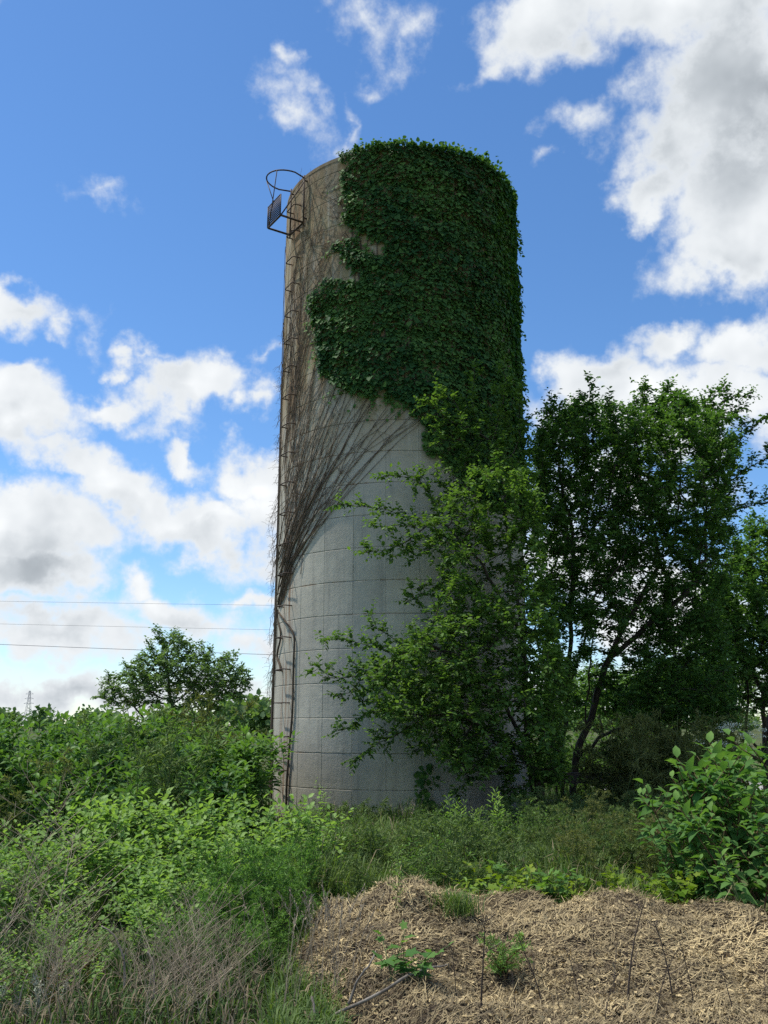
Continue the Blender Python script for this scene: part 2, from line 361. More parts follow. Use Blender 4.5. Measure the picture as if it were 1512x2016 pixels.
def tube(mb, pts, rad, sides=5, tint=0.5, cap=True):
    pts = np.asarray(pts, float); n = len(pts)
    if n < 2: return
    rad = np.broadcast_to(np.asarray(rad, float), (n,))
    T = unit(np.gradient(pts, axis=0))
    ref = np.array([0, 0, 1.0]) if abs(T[0, 2]) < .9 else np.array([1.0, 0, 0])
    u = unit(np.cross(T[0], ref)); U = [u]
    for i in range(1, n):
        u = U[-1] - T[i] * np.dot(U[-1], T[i]); U.append(unit(u))
    U = np.array(U); W = np.cross(T, U)
    th = np.arange(sides) * 2 * np.pi / sides
    V = pts[:, None] + rad[:, None, None] * (np.cos(th)[None, :, None] * U[:, None] + np.sin(th)[None, :, None] * W[:, None])
    i = np.arange(n - 1)[:, None] * sides; j = np.arange(sides)[None]; k = (j + 1) % sides
    F = np.stack([i + j, i + k, i + k + sides, i + j + sides], -1).reshape(-1, 4)
    Fd = {4: F}
    V = V.reshape(-1, 3)
    if cap:
        V = np.vstack([V, pts[:1], pts[-1:]])
        b = n * sides; jj = np.arange(sides); kk = (jj + 1) % sides
        Fd[3] = np.vstack([np.stack([np.full(sides, b), kk, jj], -1), np.stack([np.full(sides, b + 1), (n - 1) * sides + jj, (n - 1) * sides + kk], -1)])
    mb.add(V, Fd, tint)
def box(mb, c, half, R=None, tint=.5):
    s = np.array([[x, y, z] for z in (-1, 1) for y in (-1, 1) for x in (-1, 1)], float) * np.asarray(half)
    if R is not None: s = s @ np.asarray(R).T
    mb.add(s + np.asarray(c), {4: [[0, 2, 3, 1], [4, 5, 7, 6], [0, 1, 5, 4], [2, 6, 7, 3], [0, 4, 6, 2], [1, 3, 7, 5]]}, tint)

L6 = (np.array([[0, 0, 0], [.5, .30, .10], [.36, .68, .09], [0, 1, -.06], [-.36, .68, .09], [-.5, .30, .10]]), {4: [[0, 1, 2, 3], [0, 3, 4, 5]]})
L4 = (np.array([[0, 0, 0], [.5, .42, .10], [0, 1, -.05], [-.5, .42, .10]]), {3: [[0, 1, 2], [0, 2, 3]]})
L8 = (np.array([[0, 0, 0], [0, .34, .05], [0, .70, .02], [0, 1, -.14], [.46, .26, .13], [.42, .60, .08], [-.46, .26, .13], [-.42, .60, .08]]),
      {3: [[0, 4, 1], [2, 5, 3], [0, 1, 6], [2, 3, 7]], 4: [[1, 4, 5, 2], [1, 2, 7, 6]]})
LOBE = (np.array([[0, .35, .0], [0, 0, 0], [.42, -.06, .06], [.34, .25, .05], [.58, .52, .06], [.22, .60, .04], [0, 1, -.10], [-.22, .60, .04], [-.58, .52, .06], [-.34, .25, .05], [-.42, -.06, .06]]),
        {3: [[0, i, i + 1] for i in range(1, 10)] + [[0, 10, 1]]})
def leaves(mb, P, A, N, L, W, tmpl=L6, tint=None):
    """n leaves: base P, axis A, normal N, length L, width/length W"""
    P = np.asarray(P, float).reshape(-1, 3); n = len(P)
    if n == 0: return
    A = unit(np.broadcast_to(A, (n, 3))); N = np.broadcast_to(N, (n, 3))
    S = unit(np.cross(A, N)); N = np.cross(S, A)
    L = np.broadcast_to(np.asarray(L, float), (n,))[:, None, None]; W = np.broadcast_to(np.asarray(W, float), (n,))[:, None, None]
    tv, tf = tmpl
    V = P[:, None] + L * (tv[None, :, 1:2] * A[:, None] + tv[None, :, 2:3] * N[:, None] + W * tv[None, :, 0:1] * S[:, None])
    k = len(tv); o = (np.arange(n) * k)[:, None, None]
    F = {kk: (np.asarray(a)[None] + o).reshape(-1, kk) for kk, a in tf.items()}
    tint = rng.random(n) if tint is None else np.broadcast_to(tint, (n,))
    mb.add(V, F, np.repeat(tint, k))
def rnd(n, s=1.0): return rng.normal(size=(n, 3)) * s

# ================================================================== ground
gm = MB()
xs = np.concatenate([[-3000, -800, -200, -60], np.linspace(-25, 25, 80), [60, 200, 800, 3000]])
ys = np.concatenate([[-300, -60, -10], np.linspace(0, 40, 70), [60, 120, 300, 900, 4000]])
X, Yg = np.meshgrid(xs, ys)
Zg = 0.04 * np.sin(X * .9 + 1) * np.cos(Yg * .7) + 0.03 * np.sin(X * 2.1) * np.sin(Yg * 1.7)
Zg = np.where((np.abs(X) < 26) & (Yg < 41) & (Yg > -1), Zg, 0)
idx = np.arange(X.size).reshape(X.shape)
gm.add(np.stack([X, Yg, Zg], -1), {4: np.stack([idx[:-1, :-1], idx[:-1, 1:], idx[1:, 1:], idx[1:, :-1]], -1).reshape(-1, 4)})
ground = tag(gm.build('ground', M['ground'], smooth=True), 'weedy green field ground around the silo', None, None, 'structure')

# ================================================================== silo
silo = thing('silo', 'tall weathered grey concrete silo half covered with ivy', 'silo', (SILO[0], SILO[1], 0))
NPAN, CH, Z0 = 26, 0.547, 0.62 - 0.547 * 2
ZTOP = 11.83
DA = 2 * math.pi / NPAN; A0 = RAD(-6.9)
def cyl(a, r, z):          # silo-local; angle from the -Y side towards +X
    a, r, z = np.broadcast_arrays(np.asarray(a, float), np.asarray(r, float), np.asarray(z, float))
    return np.stack([np.sin(a) * r, -np.cos(a) * r, z], -1)
def cylw(a, r, z): return cyl(a, r, z) + np.array([SILO[0], SILO[1], 0])
def panel(mb, a0, a1, z0, z1, jit):
    g, c, d = 0.0004, 0.005, 0.004
    ns = 6; gz_ = 0.003
    o0, o1 = a0 + g, a1 - g; i0, i1 = o0 + c / SR, o1 - c / SR
    ai = np.linspace(i0, i1, ns + 1); ao = np.concatenate([[o0], ai[1:-1], [o1]])
    r = SR + jit
    top = cyl(ai, r, z1 - gz_ - c - np.abs(rng.normal(size=ns + 1)) * .006); bot = cyl(ai, r, z0 + gz_ + c + np.abs(rng.normal(size=ns + 1)) * .004)
    ot = cyl(ao, r - d, z1 - gz_); ob = cyl(ao, r - d, z0 + gz_)
    V = np.vstack([bot, top, ob, ot]); n = ns + 1; F = []
    for i in range(ns):
        F += [[i, i + 1, n + i + 1, n + i], [2 * n + i, 2 * n + i + 1, i + 1, i], [n + i, n + i + 1, 3 * n + i + 1, 3 * n + i]]
    F += [[2 * n, 0, n, 3 * n], [ns, 2 * n + ns, 3 * n + ns, n + ns]]
    mb.add(V, {4: F})
ncourse = int(math.ceil((ZTOP - Z0) / CH))
variants = []
for k in range(8):
    b = MB(); panel(b, -DA / 2, DA / 2, 0, CH, rng.uniform(-.002, .002)); variants.append(b.mesh('concrete_panel', M['concrete'], False))
rear = MB()
for c in range(1, ncourse):
    z0 = Z0 + c * CH; z1 = min(z0 + CH, ZTOP)
    for p in range(NPAN):
        a = A0 + (p + .5) * DA
        a = (a + math.pi) % (2 * math.pi) - math.pi
        if abs(a) < RAD(94) and len(silo.children) < 290 and z1 - z0 > CH * .9:
            obj('concrete_panel', variants[rng.integers(8)], silo, (0, 0, z0), (0, 0, a))
        else:
            panel(rear, a - DA / 2, a + DA / 2, z0, z1, rng.uniform(-.003, .003))
tag(rear.build('panel_remainder', M['concrete'], silo, False), kind='stuff')
core = MB()
na = 104; aa = np.linspace(0, 2 * np.pi, na, endpoint=False)
rings = [(SR - .0075, -.2), (SR - .0075, ZTOP - .05), (SR + .006, ZTOP - .05), (SR + .004, ZTOP + .02), (SR - .16, ZTOP + .02), (SR - .16, ZTOP - 3.0)]
V = np.vstack([cyl(aa, r, z) for r, z in rings]); F = []
j = np.arange(na); k = (j + 1) % na
for i in range(len(rings) - 1): F.append(np.stack([i * na + j, i * na + k, (i + 1) * na + k, (i + 1) * na + j], -1))
core.add(V, {4: np.vstack(F)})
core.build('inner_shell', M['joint'], silo, smooth=False)

# ladder rungs: bent bars cast into the wall
LA = RAD(-59.5)
rb = MB(); hw, out = 0.165, 0.14
tube(rb, [(-hw, .05, 0), (-hw, -out + .02, -.004), (-hw + .02, -out, -.005), (hw - .02, -out, -.005), (hw, -out + .02, -.004), (hw, .05, 0)], .0105, 6)
rung_me = rb.mesh('rung', M['steel'])
for i in range(20):
    z = 0.875 + i * 0.5475
    p = cyl(LA, SR, z); obj('rung', rung_me, silo, p, (RAD(rng.uniform(-5, 3)), RAD(rng.uniform(-2, 2)), LA))
# safety cage with a wire-mesh gate at the top
cage = bpy.data.objects.new('ladder_cage', None); C.objects.link(cage); cage.parent = silo
cage.location = cyl(LA + RAD(2.5), SR, 0); cage.rotation_euler = (0, 0, LA + RAD(2.5))
zb, zt, ow, oo = 10.80, 11.74, .27, .52
def cpart(name, segs, r, sides=6):
    b = MB()
    for s in segs: tube(b, s, r, sides)
    return b.build(name, M['steel'], cage)
for s in (-1, 1): cpart('rail', [[(s * ow, -.05, zb - .05), (s * ow, -.05, zt + .05)], [(s * ow, .06, zt - .05), (s * ow, -.05, zt - .05)], [(s * ow, .06, zb + .1), (s * ow, -.05, zb + .1)]], .017)
cpart('platform_frame', [[(-ow, -.05, zb), (ow, -.05, zb)], [(-ow, -.05, zb), (-ow, -oo, zb)], [(ow, -.05, zb), (ow, -oo, zb)], [(-ow, -oo, zb), (ow, -oo, zb)]], .02)
th = np.linspace(0, np.pi, 17)
hoop = np.vstack([[(ow, -.05, zt)], np.stack([ow * 1.25 * np.cos(th), -.28 - .40 * np.sin(th), np.full(17, zt)], -1), [(-ow, -.05, zt)]])
cpart('hoop', [hoop], .014)
cpart('brace', [[(ow, -oo, zb), (ow, -.06, zt - .1)]], .014)
cpart('brace', [[(.22, -.60, zt), (-.22, -oo, zb + .02)]], .009)
cpart('brace', [[(-.22, -.60, zt), (-.02, -oo, zb + .38)]], .009)
mesh_b = MB()
for x in np.linspace(-ow, ow, 12): tube(mesh_b, [(x, -oo - .01, zb), (x, -oo - .01, zb + .42)], .0085, 4)
for z in np.linspace(zb, zb + .42, 10): tube(mesh_b, [(-ow, -oo - .01, z), (ow, -oo - .01, z)], .0085, 4)
mesh_b.build('wire_mesh_gate', M['steel'], cage)
cpart('gate_frame', [[(-ow, -oo - .01, zb + .43), (ow, -oo - .01, zb + .43)], [(-ow, -oo - .01, zb), (-ow, -oo - .01, zb + .43)], [(ow, -oo - .01, zb), (ow, -oo - .01, zb + .43)]], .012)

# ================================================================== ivy and dry vines on the silo
def pip(x, y, poly):
    poly = np.asarray(poly, float); inside = np.zeros(np.shape(x), bool)
    x1, y1 = poly[-1]
    for x2, y2 in poly:
        c = ((y2 > y) != (y1 > y)) & (x < (x1 - x2) * (y - y2) / ((y1 - y2) + 1e-12) + x2)
        inside ^= c; x1, y1 = x2, y2
    return inside
def vnoise(p, s, seed=0):
    """cheap smooth pseudo-noise, about -1..1"""
    p = np.asarray(p, float) * s; r = np.random.default_rng(seed); out = 0
    for k in range(6):
        w = r.normal(size=p.shape[-1]) * (1 + .5 * k); out = out + np.sin(p @ w + r.uniform(0, 6.28)) / (1 + .35 * k)
    return out / 2.6
IVY = [(676, 341), (676, 376), (688, 402), (678, 423), (696, 439), (708, 455), (750, 470), (766, 488), (745, 505), (726, 496), (695, 470), (655, 476), (660, 495), (690, 505), (693, 524),
       (713, 540), (716, 558), (700, 556), (650, 548), (619, 566), (614, 605), (627, 647), (628, 663), (630, 703), (640, 737), (659, 753), (685, 766), (720, 780), (738, 780), (764, 772), (786, 787),
       (804, 806), (826, 830), (835, 880), (884, 915), (920, 960), (960, 1000), (1090, 1020), (1090, 200), (690, 250), (682, 300)]
def seen_px(a, z, r=SR):
    return proj(cylw(a, r, z))
def px2cyl(px, py):
    """silo angle and height under a photograph pixel (front side)"""
    d = ray(px, py); o2 = -SILO; dx, dy = d[..., 0], d[..., 1]
    A = dx ** 2 + dy ** 2; B = dx * o2[0] + dy * o2[1]; Cc = (o2 ** 2).sum() - SR ** 2
    disc = np.maximum(B * B - A * Cc, 0); t = (-B - np.sqrt(disc)) / A
    p = np.stack([dx * t - SILO[0], dy * t - SILO[1]], -1)
    return np.arctan2(p[..., 0], -p[..., 1]), EYE + d[..., 2] * t
ivy = thing('climbing_ivy', 'dense dark green ivy mantle over the upper half of the concrete silo', 'ivy', (SILO[0], SILO[1], 0))
n = 150000
a = rng.uniform(RAD(-60), RAD(215), n); z = rng.uniform(4.0, ZTOP + .05, n)
x_, y_ = seen_px(a, z)
nz = vnoise(np.stack([a * 2.3, z], -1), 3.2, 3); nz2 = vnoise(np.stack([a * 2.3, z], -1), 9.0, 5)
ok = pip(x_ + nz * 9 + nz2 * 5, y_ + nz2 * 8, IVY)
back = (a > RAD(84)) & (z > 4.6 + 1.2 * nz)
ok = np.where(a > RAD(84), back, ok)
ok &= rng.random(n) < .72
a, z = a[ok], z[ok]; n = len(a)
lump = .085 + .055 * vnoise(np.stack([a * 2.3, z], -1), 2.6, 9) + .05 * vnoise(np.stack([a * 2.3, z], -1), 8.0, 11)
depth = np.clip(lump, .02, .3) * rng.uniform(.25, 1.15, n) * np.where(a > RAD(45), .6, 1.0)
P = cyl(a, SR + depth, z); Rn = cyl(a, 1.0, 0); Tn = np.stack([np.cos(a), np.sin(a), 0 * a], -1)
Ax = Rn * rng.uniform(.15, .75, n)[:, None] + np.array([0, 0, -1.0]) * rng.uniform(.6, 1, n)[:, None] + Tn * rng.normal(0, .45, n)[:, None]
Nn = Rn * .8 + np.array([0, 0, .75]) + rnd(n, .35)
ib = MB()
ltint = np.clip(.35 + .28 * vnoise(np.stack([a * 2.3, z], -1), 1.7, 21) + rng.normal(0, .2, n) + .5 * (rng.random(n) < .04), 0, 1)
leaves(ib, P, Ax, Nn, np.clip(rng.lognormal(-2.82, .32, n), .03, .13), rng.uniform(.75, 1.15, n), L6, ltint)
# overhanging fringe above the rim and loose trailing shoots on the right flank
n = 5200
a = rng.uniform(RAD(-22), RAD(150), n); bump = .5 + .5 * vnoise(np.stack([a * 6, a], -1), 1.0, 31)
a = a[rng.random(n) < .35 + .65 * bump]; n = len(a); bump = .5 + .5 * vnoise(np.stack([a * 6, a], -1), 1.0, 31)
P = cyl(a, SR + rng.uniform(-.20, .10, n), ZTOP + .01 + rng.exponential(.035, n) * (.3 + 1.9 * bump))
leaves(ib, P, rnd(n, .6) + np.array([0, 0, .25]) + cyl(a, .5, 0), rnd(n, .5) + np.array([0, 0, 1]), rng.uniform(.05, .10, n), .8, L6)
for q in range(60):
    a1 = rng.uniform(RAD(60), RAD(100)); z1 = rng.uniform(5.2, 11.6); m_ = 9; t = np.linspace(0, 1, m_)
    path = cyl(a1 + t * rng.normal(0, .05), SR + .05 + .12 * t, z1 - .28 * t ** 2 + .12 * t)
    leaves(ib, path, rnd(m_, .5) + cyl(a1, .6, -.6), rnd(m_, .4) + np.array([0, 0, 1]), rng.uniform(.05, .09, m_), .85, L6)
edge_px = np.array(IVY[:36], float)
for q in range(150):
    i = rng.integers(0, len(edge_px) - 1); e0 = edge_px[i] + (edge_px[i + 1] - edge_px[i]) * rng.random()
    aa0, zz0 = px2cyl(e0[0] + rng.uniform(0, 8), e0[1]); m_ = int(rng.integers(4, 12)); t = np.linspace(0, 1, m_)
    an = rng.normal(-1.4, .9); ln_ = rng.uniform(.10, .45)
    pa = aa0 + np.cos(an) * ln_ * t / SR + np.cumsum(rng.normal(0, .006, m_)); pz = zz0 + np.sin(an) * ln_ * t
    leaves(ib, cyl(pa, SR + .03, pz), cyl(pa, .45, -.8) + rnd(m_, .35), cyl(pa, .8, .6) + rnd(m_, .3), rng.uniform(.035, .085, m_), .9, L6, np.clip(rng.normal(.6, .2, m_), 0, 1))
tag(ib.build('foliage', M['ivy'], ivy), kind='stuff')
isb = MB()
for q in range(70):
    a1 = rng.uniform(RAD(-25), RAD(95)); t = np.linspace(0, 1, 14)
    zz = 4.2 + t * rng.uniform(4, 7.4); aaq = a1 + .05 * np.sin(t * 9 + q) + t * rng.normal(0, .12)
    x_, y_ = seen_px(aaq, zz); s = pip(x_, y_, IVY)
    if s.sum() > 3: tube(isb, cyl(aaq[s], SR + .015, zz[s]), .008, 4)
isb.build('stems', M['vine'], ivy)

dv = thing('dry_vine', 'leafless brown vine stems fanning up the silo beside the ladder', 'vine', (SILO[0], SILO[1], 0))
def strand(pts_px, r0, r1, tint, m=26, wig=.012, off=.012, kids=0):
    pts_px = np.asarray(pts_px, float); t = np.linspace(0, 1, m); tt = np.linspace(0, 1, len(pts_px))
    # Catmull-like smoothing through a cubic blend
    x = np.interp(t, tt, pts_px[:, 0]); y = np.interp(t, tt, pts_px[:, 1])
    for _ in range(3):
        x[1:-1] = (x[:-2] + 2 * x[1:-1] + x[2:]) / 4; y[1:-1] = (y[:-2] + 2 * y[1:-1] + y[2:]) / 4
    x = x + rng.uniform(-7, 7) * np.sin(np.pi * t * rng.uniform(1.2, 3.0) + rng.uniform(0, 3)) * np.sin(np.pi * t)
    a_, z_ = px2cyl(x, y)
    w = np.cumsum(rng.normal(0, wig, m)); w -= np.linspace(0, w[-1], m) * .7
    a_ = a_ + w * .35; z_ = z_ + np.cumsum(rng.normal(0, wig * .25, m))
    b = MB(); rr = np.linspace(r0, r1, m)
    tube(b, cyl(a_, SR + off + rr, z_), rr, 4, tint, False)
    for k in range(kids):
        i = rng.integers(3, m - 4); q = int(rng.integers(4, 9)); sgn = rng.choice([-1, 1])
        ka = a_[i] + sgn * np.linspace(0, rng.uniform(.03, .13), q) + np.cumsum(rng.normal(0, .006, q)); kz = z_[i] + np.linspace(0, rng.uniform(.05, .45), q) + np.cumsum(rng.normal(0, .012, q))
        tube(b, cyl(ka, SR + off + .004, kz), np.linspace(rr[i] * .6, .002, q), 3, tint, False)
    return b
def add_strand(*a_, **k_): strand(*a_, **k_).build('stem', M['vine'], dv)
# the long bundle that climbs from the lower corner and fans out under the ivy
for q in range(30):
    s = rng.random(); x0 = 549 + rng.uniform(0, 7); y0 = rng.uniform(1090, 1200)
    x1 = 640 + 190 * s + rng.normal(0, 8); y1 = 745 + 75 * s ** 1.5 + rng.normal(0, 8)
    bow = rng.uniform(-.05, .45)
    xm = x0 + (x1 - x0) * (.5 - bow * .55); ym = (y0 + y1) / 2 + 15
    xa = x0 + (x1 - x0) * (.18 - bow * .2); ya = y0 + (y1 - y0) * .22
    xb = x0 + (x1 - x0) * (.80 - bow * .3); yb = y0 + (y1 - y0) * .80
    add_strand([(x0, y0), (xa, ya), (xm, ym), (xb, yb), (x1, y1)], float(np.clip(rng.lognormal(-4.85, .40), .004, .017)), .003, rng.uniform(0, .4), 30, .015, kids=5)
# paler tangle up the ladder side
for q in range(80):
    x0 = rng.uniform(555, 592); y0 = rng.uniform(640, 1130); x1 = x0 + rng.uniform(5, 95); y1 = max(330, y0 - rng.uniform(120, 420))
    x1 = min(x1, 690)
    xm = (x0 + x1) / 2 - rng.uniform(0, 18)
    add_strand([(x0, y0), (xm, (y0 + y1) / 2), (x1, y1)], rng.uniform(.004, .008), .002, rng.uniform(.1, 1.0), 20, .020, kids=3)
for q in range(46):     # fine crossing twigs on the stained top
    x0 = rng.uniform(590, 690); y0 = rng.uniform(360, 560); an = rng.uniform(0, 6.28); l = rng.uniform(25, 90)
    x1 = np.clip(x0 + l * np.cos(an) * .7, 575, 730); y1 = np.clip(y0 + l * np.sin(an), 335, 640)
    add_strand([(x0, y0), ((x0 + x1) / 2 + rng.normal(0, 6), (y0 + y1) / 2), (x1, y1)], .005, .0015, rng.uniform(.2, 1), 12, .014, kids=3)
# stems hugging the left flank and hanging off it
for q in range(16):
    a1 = RAD(rng.uniform(-84, -74)); t = np.linspace(0, 1, 40); b = MB()
    zz = .1 + rng.uniform(2.3, 4) * (q > 2) + t * (rng.uniform(7, 10.5) - .1 - 2.3 * (q > 2)); av = a1 + np.cumsum(rng.normal(0, .006, 40))
    r_ = np.linspace(.022 if q < 3 else .012, .004, 40)
    tube(b, cyl(av, SR + .012 + r_, zz), r_, 5, rng.uniform(0, .3), False); b.build('stem', M['vine'], dv)
for q in range(60):
    a1 = RAD(rng.uniform(-88, -76)); z1 = np.clip(rng.normal(5.3, 2.0), 2.6, 11); l = rng.uniform(.15, .75) * (1.2 if z1 < 6 else .5); t = np.linspace(0, 1, 12); b = MB()
    o_ = rng.uniform(.04, .15) * (1.0 if z1 < 6 else .45)
    pth = cyl(a1 + np.cumsum(rng.normal(0, .006, 12)), SR + .01 + o_ * np.sin(t * 1.9) + np.cumsum(rng.normal(0, .008, 12)), z1 - l * t)
    tube(b, pth, np.linspace(.006, .002, 12), 3, rng.uniform(.1, .7), False)
    for k in range(5):
        i = rng.integers(2, 10); d_ = rng.normal(0, .05, 3) + np.array([-.05, 0, .0]); tube(b, [pth[i], pth[i] + d_ * .6, pth[i] + d_ + np.array([0, 0, -.03])], .002, 3, .5, False)
    b.build('stem', M['vine'], dv)
for pts in ([(537, 1600), (540, 1480), (541, 1350), (543, 1250), (548, 1190)], [(566, 1610), (568, 1540), (574, 1480), (580, 1400), (579, 1300), (581, 1250), (565, 1225), (551, 1205)],
            [(556, 1320), (552, 1290), (552, 1240), (550, 1200)]):
    add_strand(pts, .020, .014, .15, 40, .003)

# ================================================================== trees
def colonize(att, nodes, parent, step, infl, kill, iters, trop=(0, 0, .0)):
    nodes = [np.asarray(p, float) for p in nodes]; parent = list(parent)
    att = np.asarray(att, float); N = np.array(nodes)
    d = np.linalg.norm(att[:, None] - N[None], axis=-1); near = d.argmin(1); nd = d.min(1)
    alive = np.ones(len(att), bool); trop = np.asarray(trop)
    seen = set()
    for it in range(iters):
        s = alive & (nd < infl)
        if not s.any(): break
        new = []
        for i in np.unique(near[s]):
            q = att[s & (near == i)]; v = unit(unit(q - nodes[i]).sum(0) + rng.normal(0, .12, 3) + trop)
            p = nodes[i] + step * v
            key = (int(i), tuple(np.round(v, 1)))
            if key in seen: continue
            seen.add(key); new.append((i, p))
        if not new: break
        base = len(nodes)
        for i, p in new: nodes.append(p); parent.append(int(i))
        NP = np.array([p for _, p in new]); dn = np.linalg.norm(att[:, None] - NP[None], axis=-1)
        m = dn.min(1); am = dn.argmin(1); better = m < nd
        nd = np.where(better, m, nd); near = np.where(better, am + base, near)
        alive &= nd > kill
    return np.array(nodes), np.array(parent)
def skeleton(name, N, par, tip, expo, parent_obj, mat, sides=6, rmin_chain=0.0):
    n = len(N); kids = [[] for _ in range(n)]
    for i, p in enumerate(par):
        if p >= 0: kids[p].append(i)
    r = np.zeros(n)
    for i in range(n - 1, -1, -1):
        r[i] = tip if not kids[i] else (sum(r[k] ** expo for k in kids[i])) ** (1 / expo)
    b = MB()
    stack = [(i, None) for i in range(n) if par[i] < 0]
    while stack:
        i, prev = stack.pop(); chain = [i] if prev is None else [prev, i]
        while kids[i]:
            ks = sorted(kids[i], key=lambda k: -r[k])
            for k in ks[1:]: stack.append((k, i))
            i = ks[0]; chain.append(i)
        if len(chain) < 2: continue
        rr = r[chain].copy()
        if prev is not None: rr[0] = min(rr[0], rr[1] * 1.25)
        tube(b, N[chain], rr, sides if rr[0] > .02 else 4, .5, False)
    b.build(name, mat, parent_obj, smooth=True)
    return r, kids
def foliage(name, N, par, r, kids, mat, parent_obj, twigs=4, per=7, tl=.30, ll=.09, lw=.62, tmpl=L6, rlim=.012, up=.25, density=None):
    ends = np.where(r <= rlim)[0]; D = unit(N - N[np.maximum(par, 0)])
    b = MB(); nb = len(ends)
    base = np.repeat(N[ends], twigs, 0); dd = np.repeat(D[ends], twigs, 0)
    if density is not None:
        keep = rng.random(len(base)) < density(base); base, dd = base[keep], dd[keep]
    td = unit(dd * .8 + rnd(len(base), .65) + np.array([0, 0, up])); L = rng.uniform(.5, 1.2, len(base)) * tl
    # twig wood
    tw = MB(); q = len(base)
    e = base + td * L[:, None]; s = unit(np.cross(td, [0, 0, 1.0])) * .0035; h = np.array([0, 0, .0035])
    V = np.stack([base - s, base + s, base + h * 1.4, e], 1); o = (np.arange(q) * 4)[:, None]
    tw.add(V.reshape(-1, 3), {3: np.concatenate([o + np.array([[0, 1, 3]]), o + np.array([[1, 2, 3]]), o + np.array([[2, 0, 3]])])}, .5)
    t = (np.arange(per) + .6) / per
    P = (base[:, None] + td[:, None] * (L[:, None] * t[None])[..., None]).reshape(-1, 3)
    side = unit(np.cross(td, np.array([0, 0, 1.0])))[:, None] * np.where(np.arange(per) % 2, 1, -1)[None, :, None]
    ax = (td[:, None] * .55 + side * .8 + np.array([0, 0, -.18]) + rng.normal(0, .3, (q, per, 3))).reshape(-1, 3)
    nr = np.array([0, 0, 1.0]) + rnd(q * per, .42)
    young = np.tile(t ** 3 * .5, q)
    tint = np.clip(rng.normal(.32, .18, q * per) + young + np.repeat(rng.normal(0, .10, q), per), 0, 1)
    size = ll * rng.uniform(.6, 1.2, q * per) * np.tile(1.1 - .35 * t, q)
    leaves(b, P, ax, nr, size, lw, tmpl, tint)
    tag(b.build(name, mat, parent_obj), kind='stuff')
    tw.build('twigs', M['bark'], parent_obj)
    return q * per
def poly_attr(poly, n, y0, y1):
    poly = np.asarray(poly, float); lo, hi = poly.min(0), poly.max(0); out = []
    while len(out) < n:
        x = rng.uniform(lo[0], hi[0], n); y = rng.uniform(lo[1], hi[1], n)
        out += [(p, q) for p, q in zip(x[pip(x, y, poly)], y[pip(x, y, poly)])]
    out = np.array(out[:n]); return at(out[:, 0], out[:, 1], rng.uniform(y0, y1, n))
def line_attr(lines, n, jit=.07):
    out = []
    for (p0, p1, ya, yb) in lines:
        t = np.linspace(0, 1, n); out.append(at(p0[0] + (p1[0] - p0[0]) * t, p0[1] + (p1[1] - p0[1]) * t, ya + (yb - ya) * t) + rnd(n, jit))
    return np.concatenate(out)
def initial(lines):
    """list of polylines (world points); the first starts at the ground, others start on the nearest existing node"""
    nodes, par = [], []
    for ln in lines:
        ln = np.asarray(ln, float)
        seg = []
        for p, q in zip(ln[:-1], ln[1:]):
            m = max(1, int(np.linalg.norm(q - p) / .22)); seg += [p + (q - p) * k / m for k in range(m)]
        seg.append(ln[-1])
        prev = -1
        if nodes and np.linalg.norm(np.array(nodes) - seg[0], axis=1).min() < .5:
            prev = int(np.linalg.norm(np.array(nodes) - seg[0], axis=1).argmin()); seg = seg[1:]
        for p in seg: nodes.append(np.asarray(p) + rng.normal(0, .018, 3)); par.append(prev); prev = len(nodes) - 1
    return nodes, par
def off_silo(P, gap=.22):
    d = np.linalg.norm(P[:, :2] - SILO, axis=1); return P[d > SR + gap]

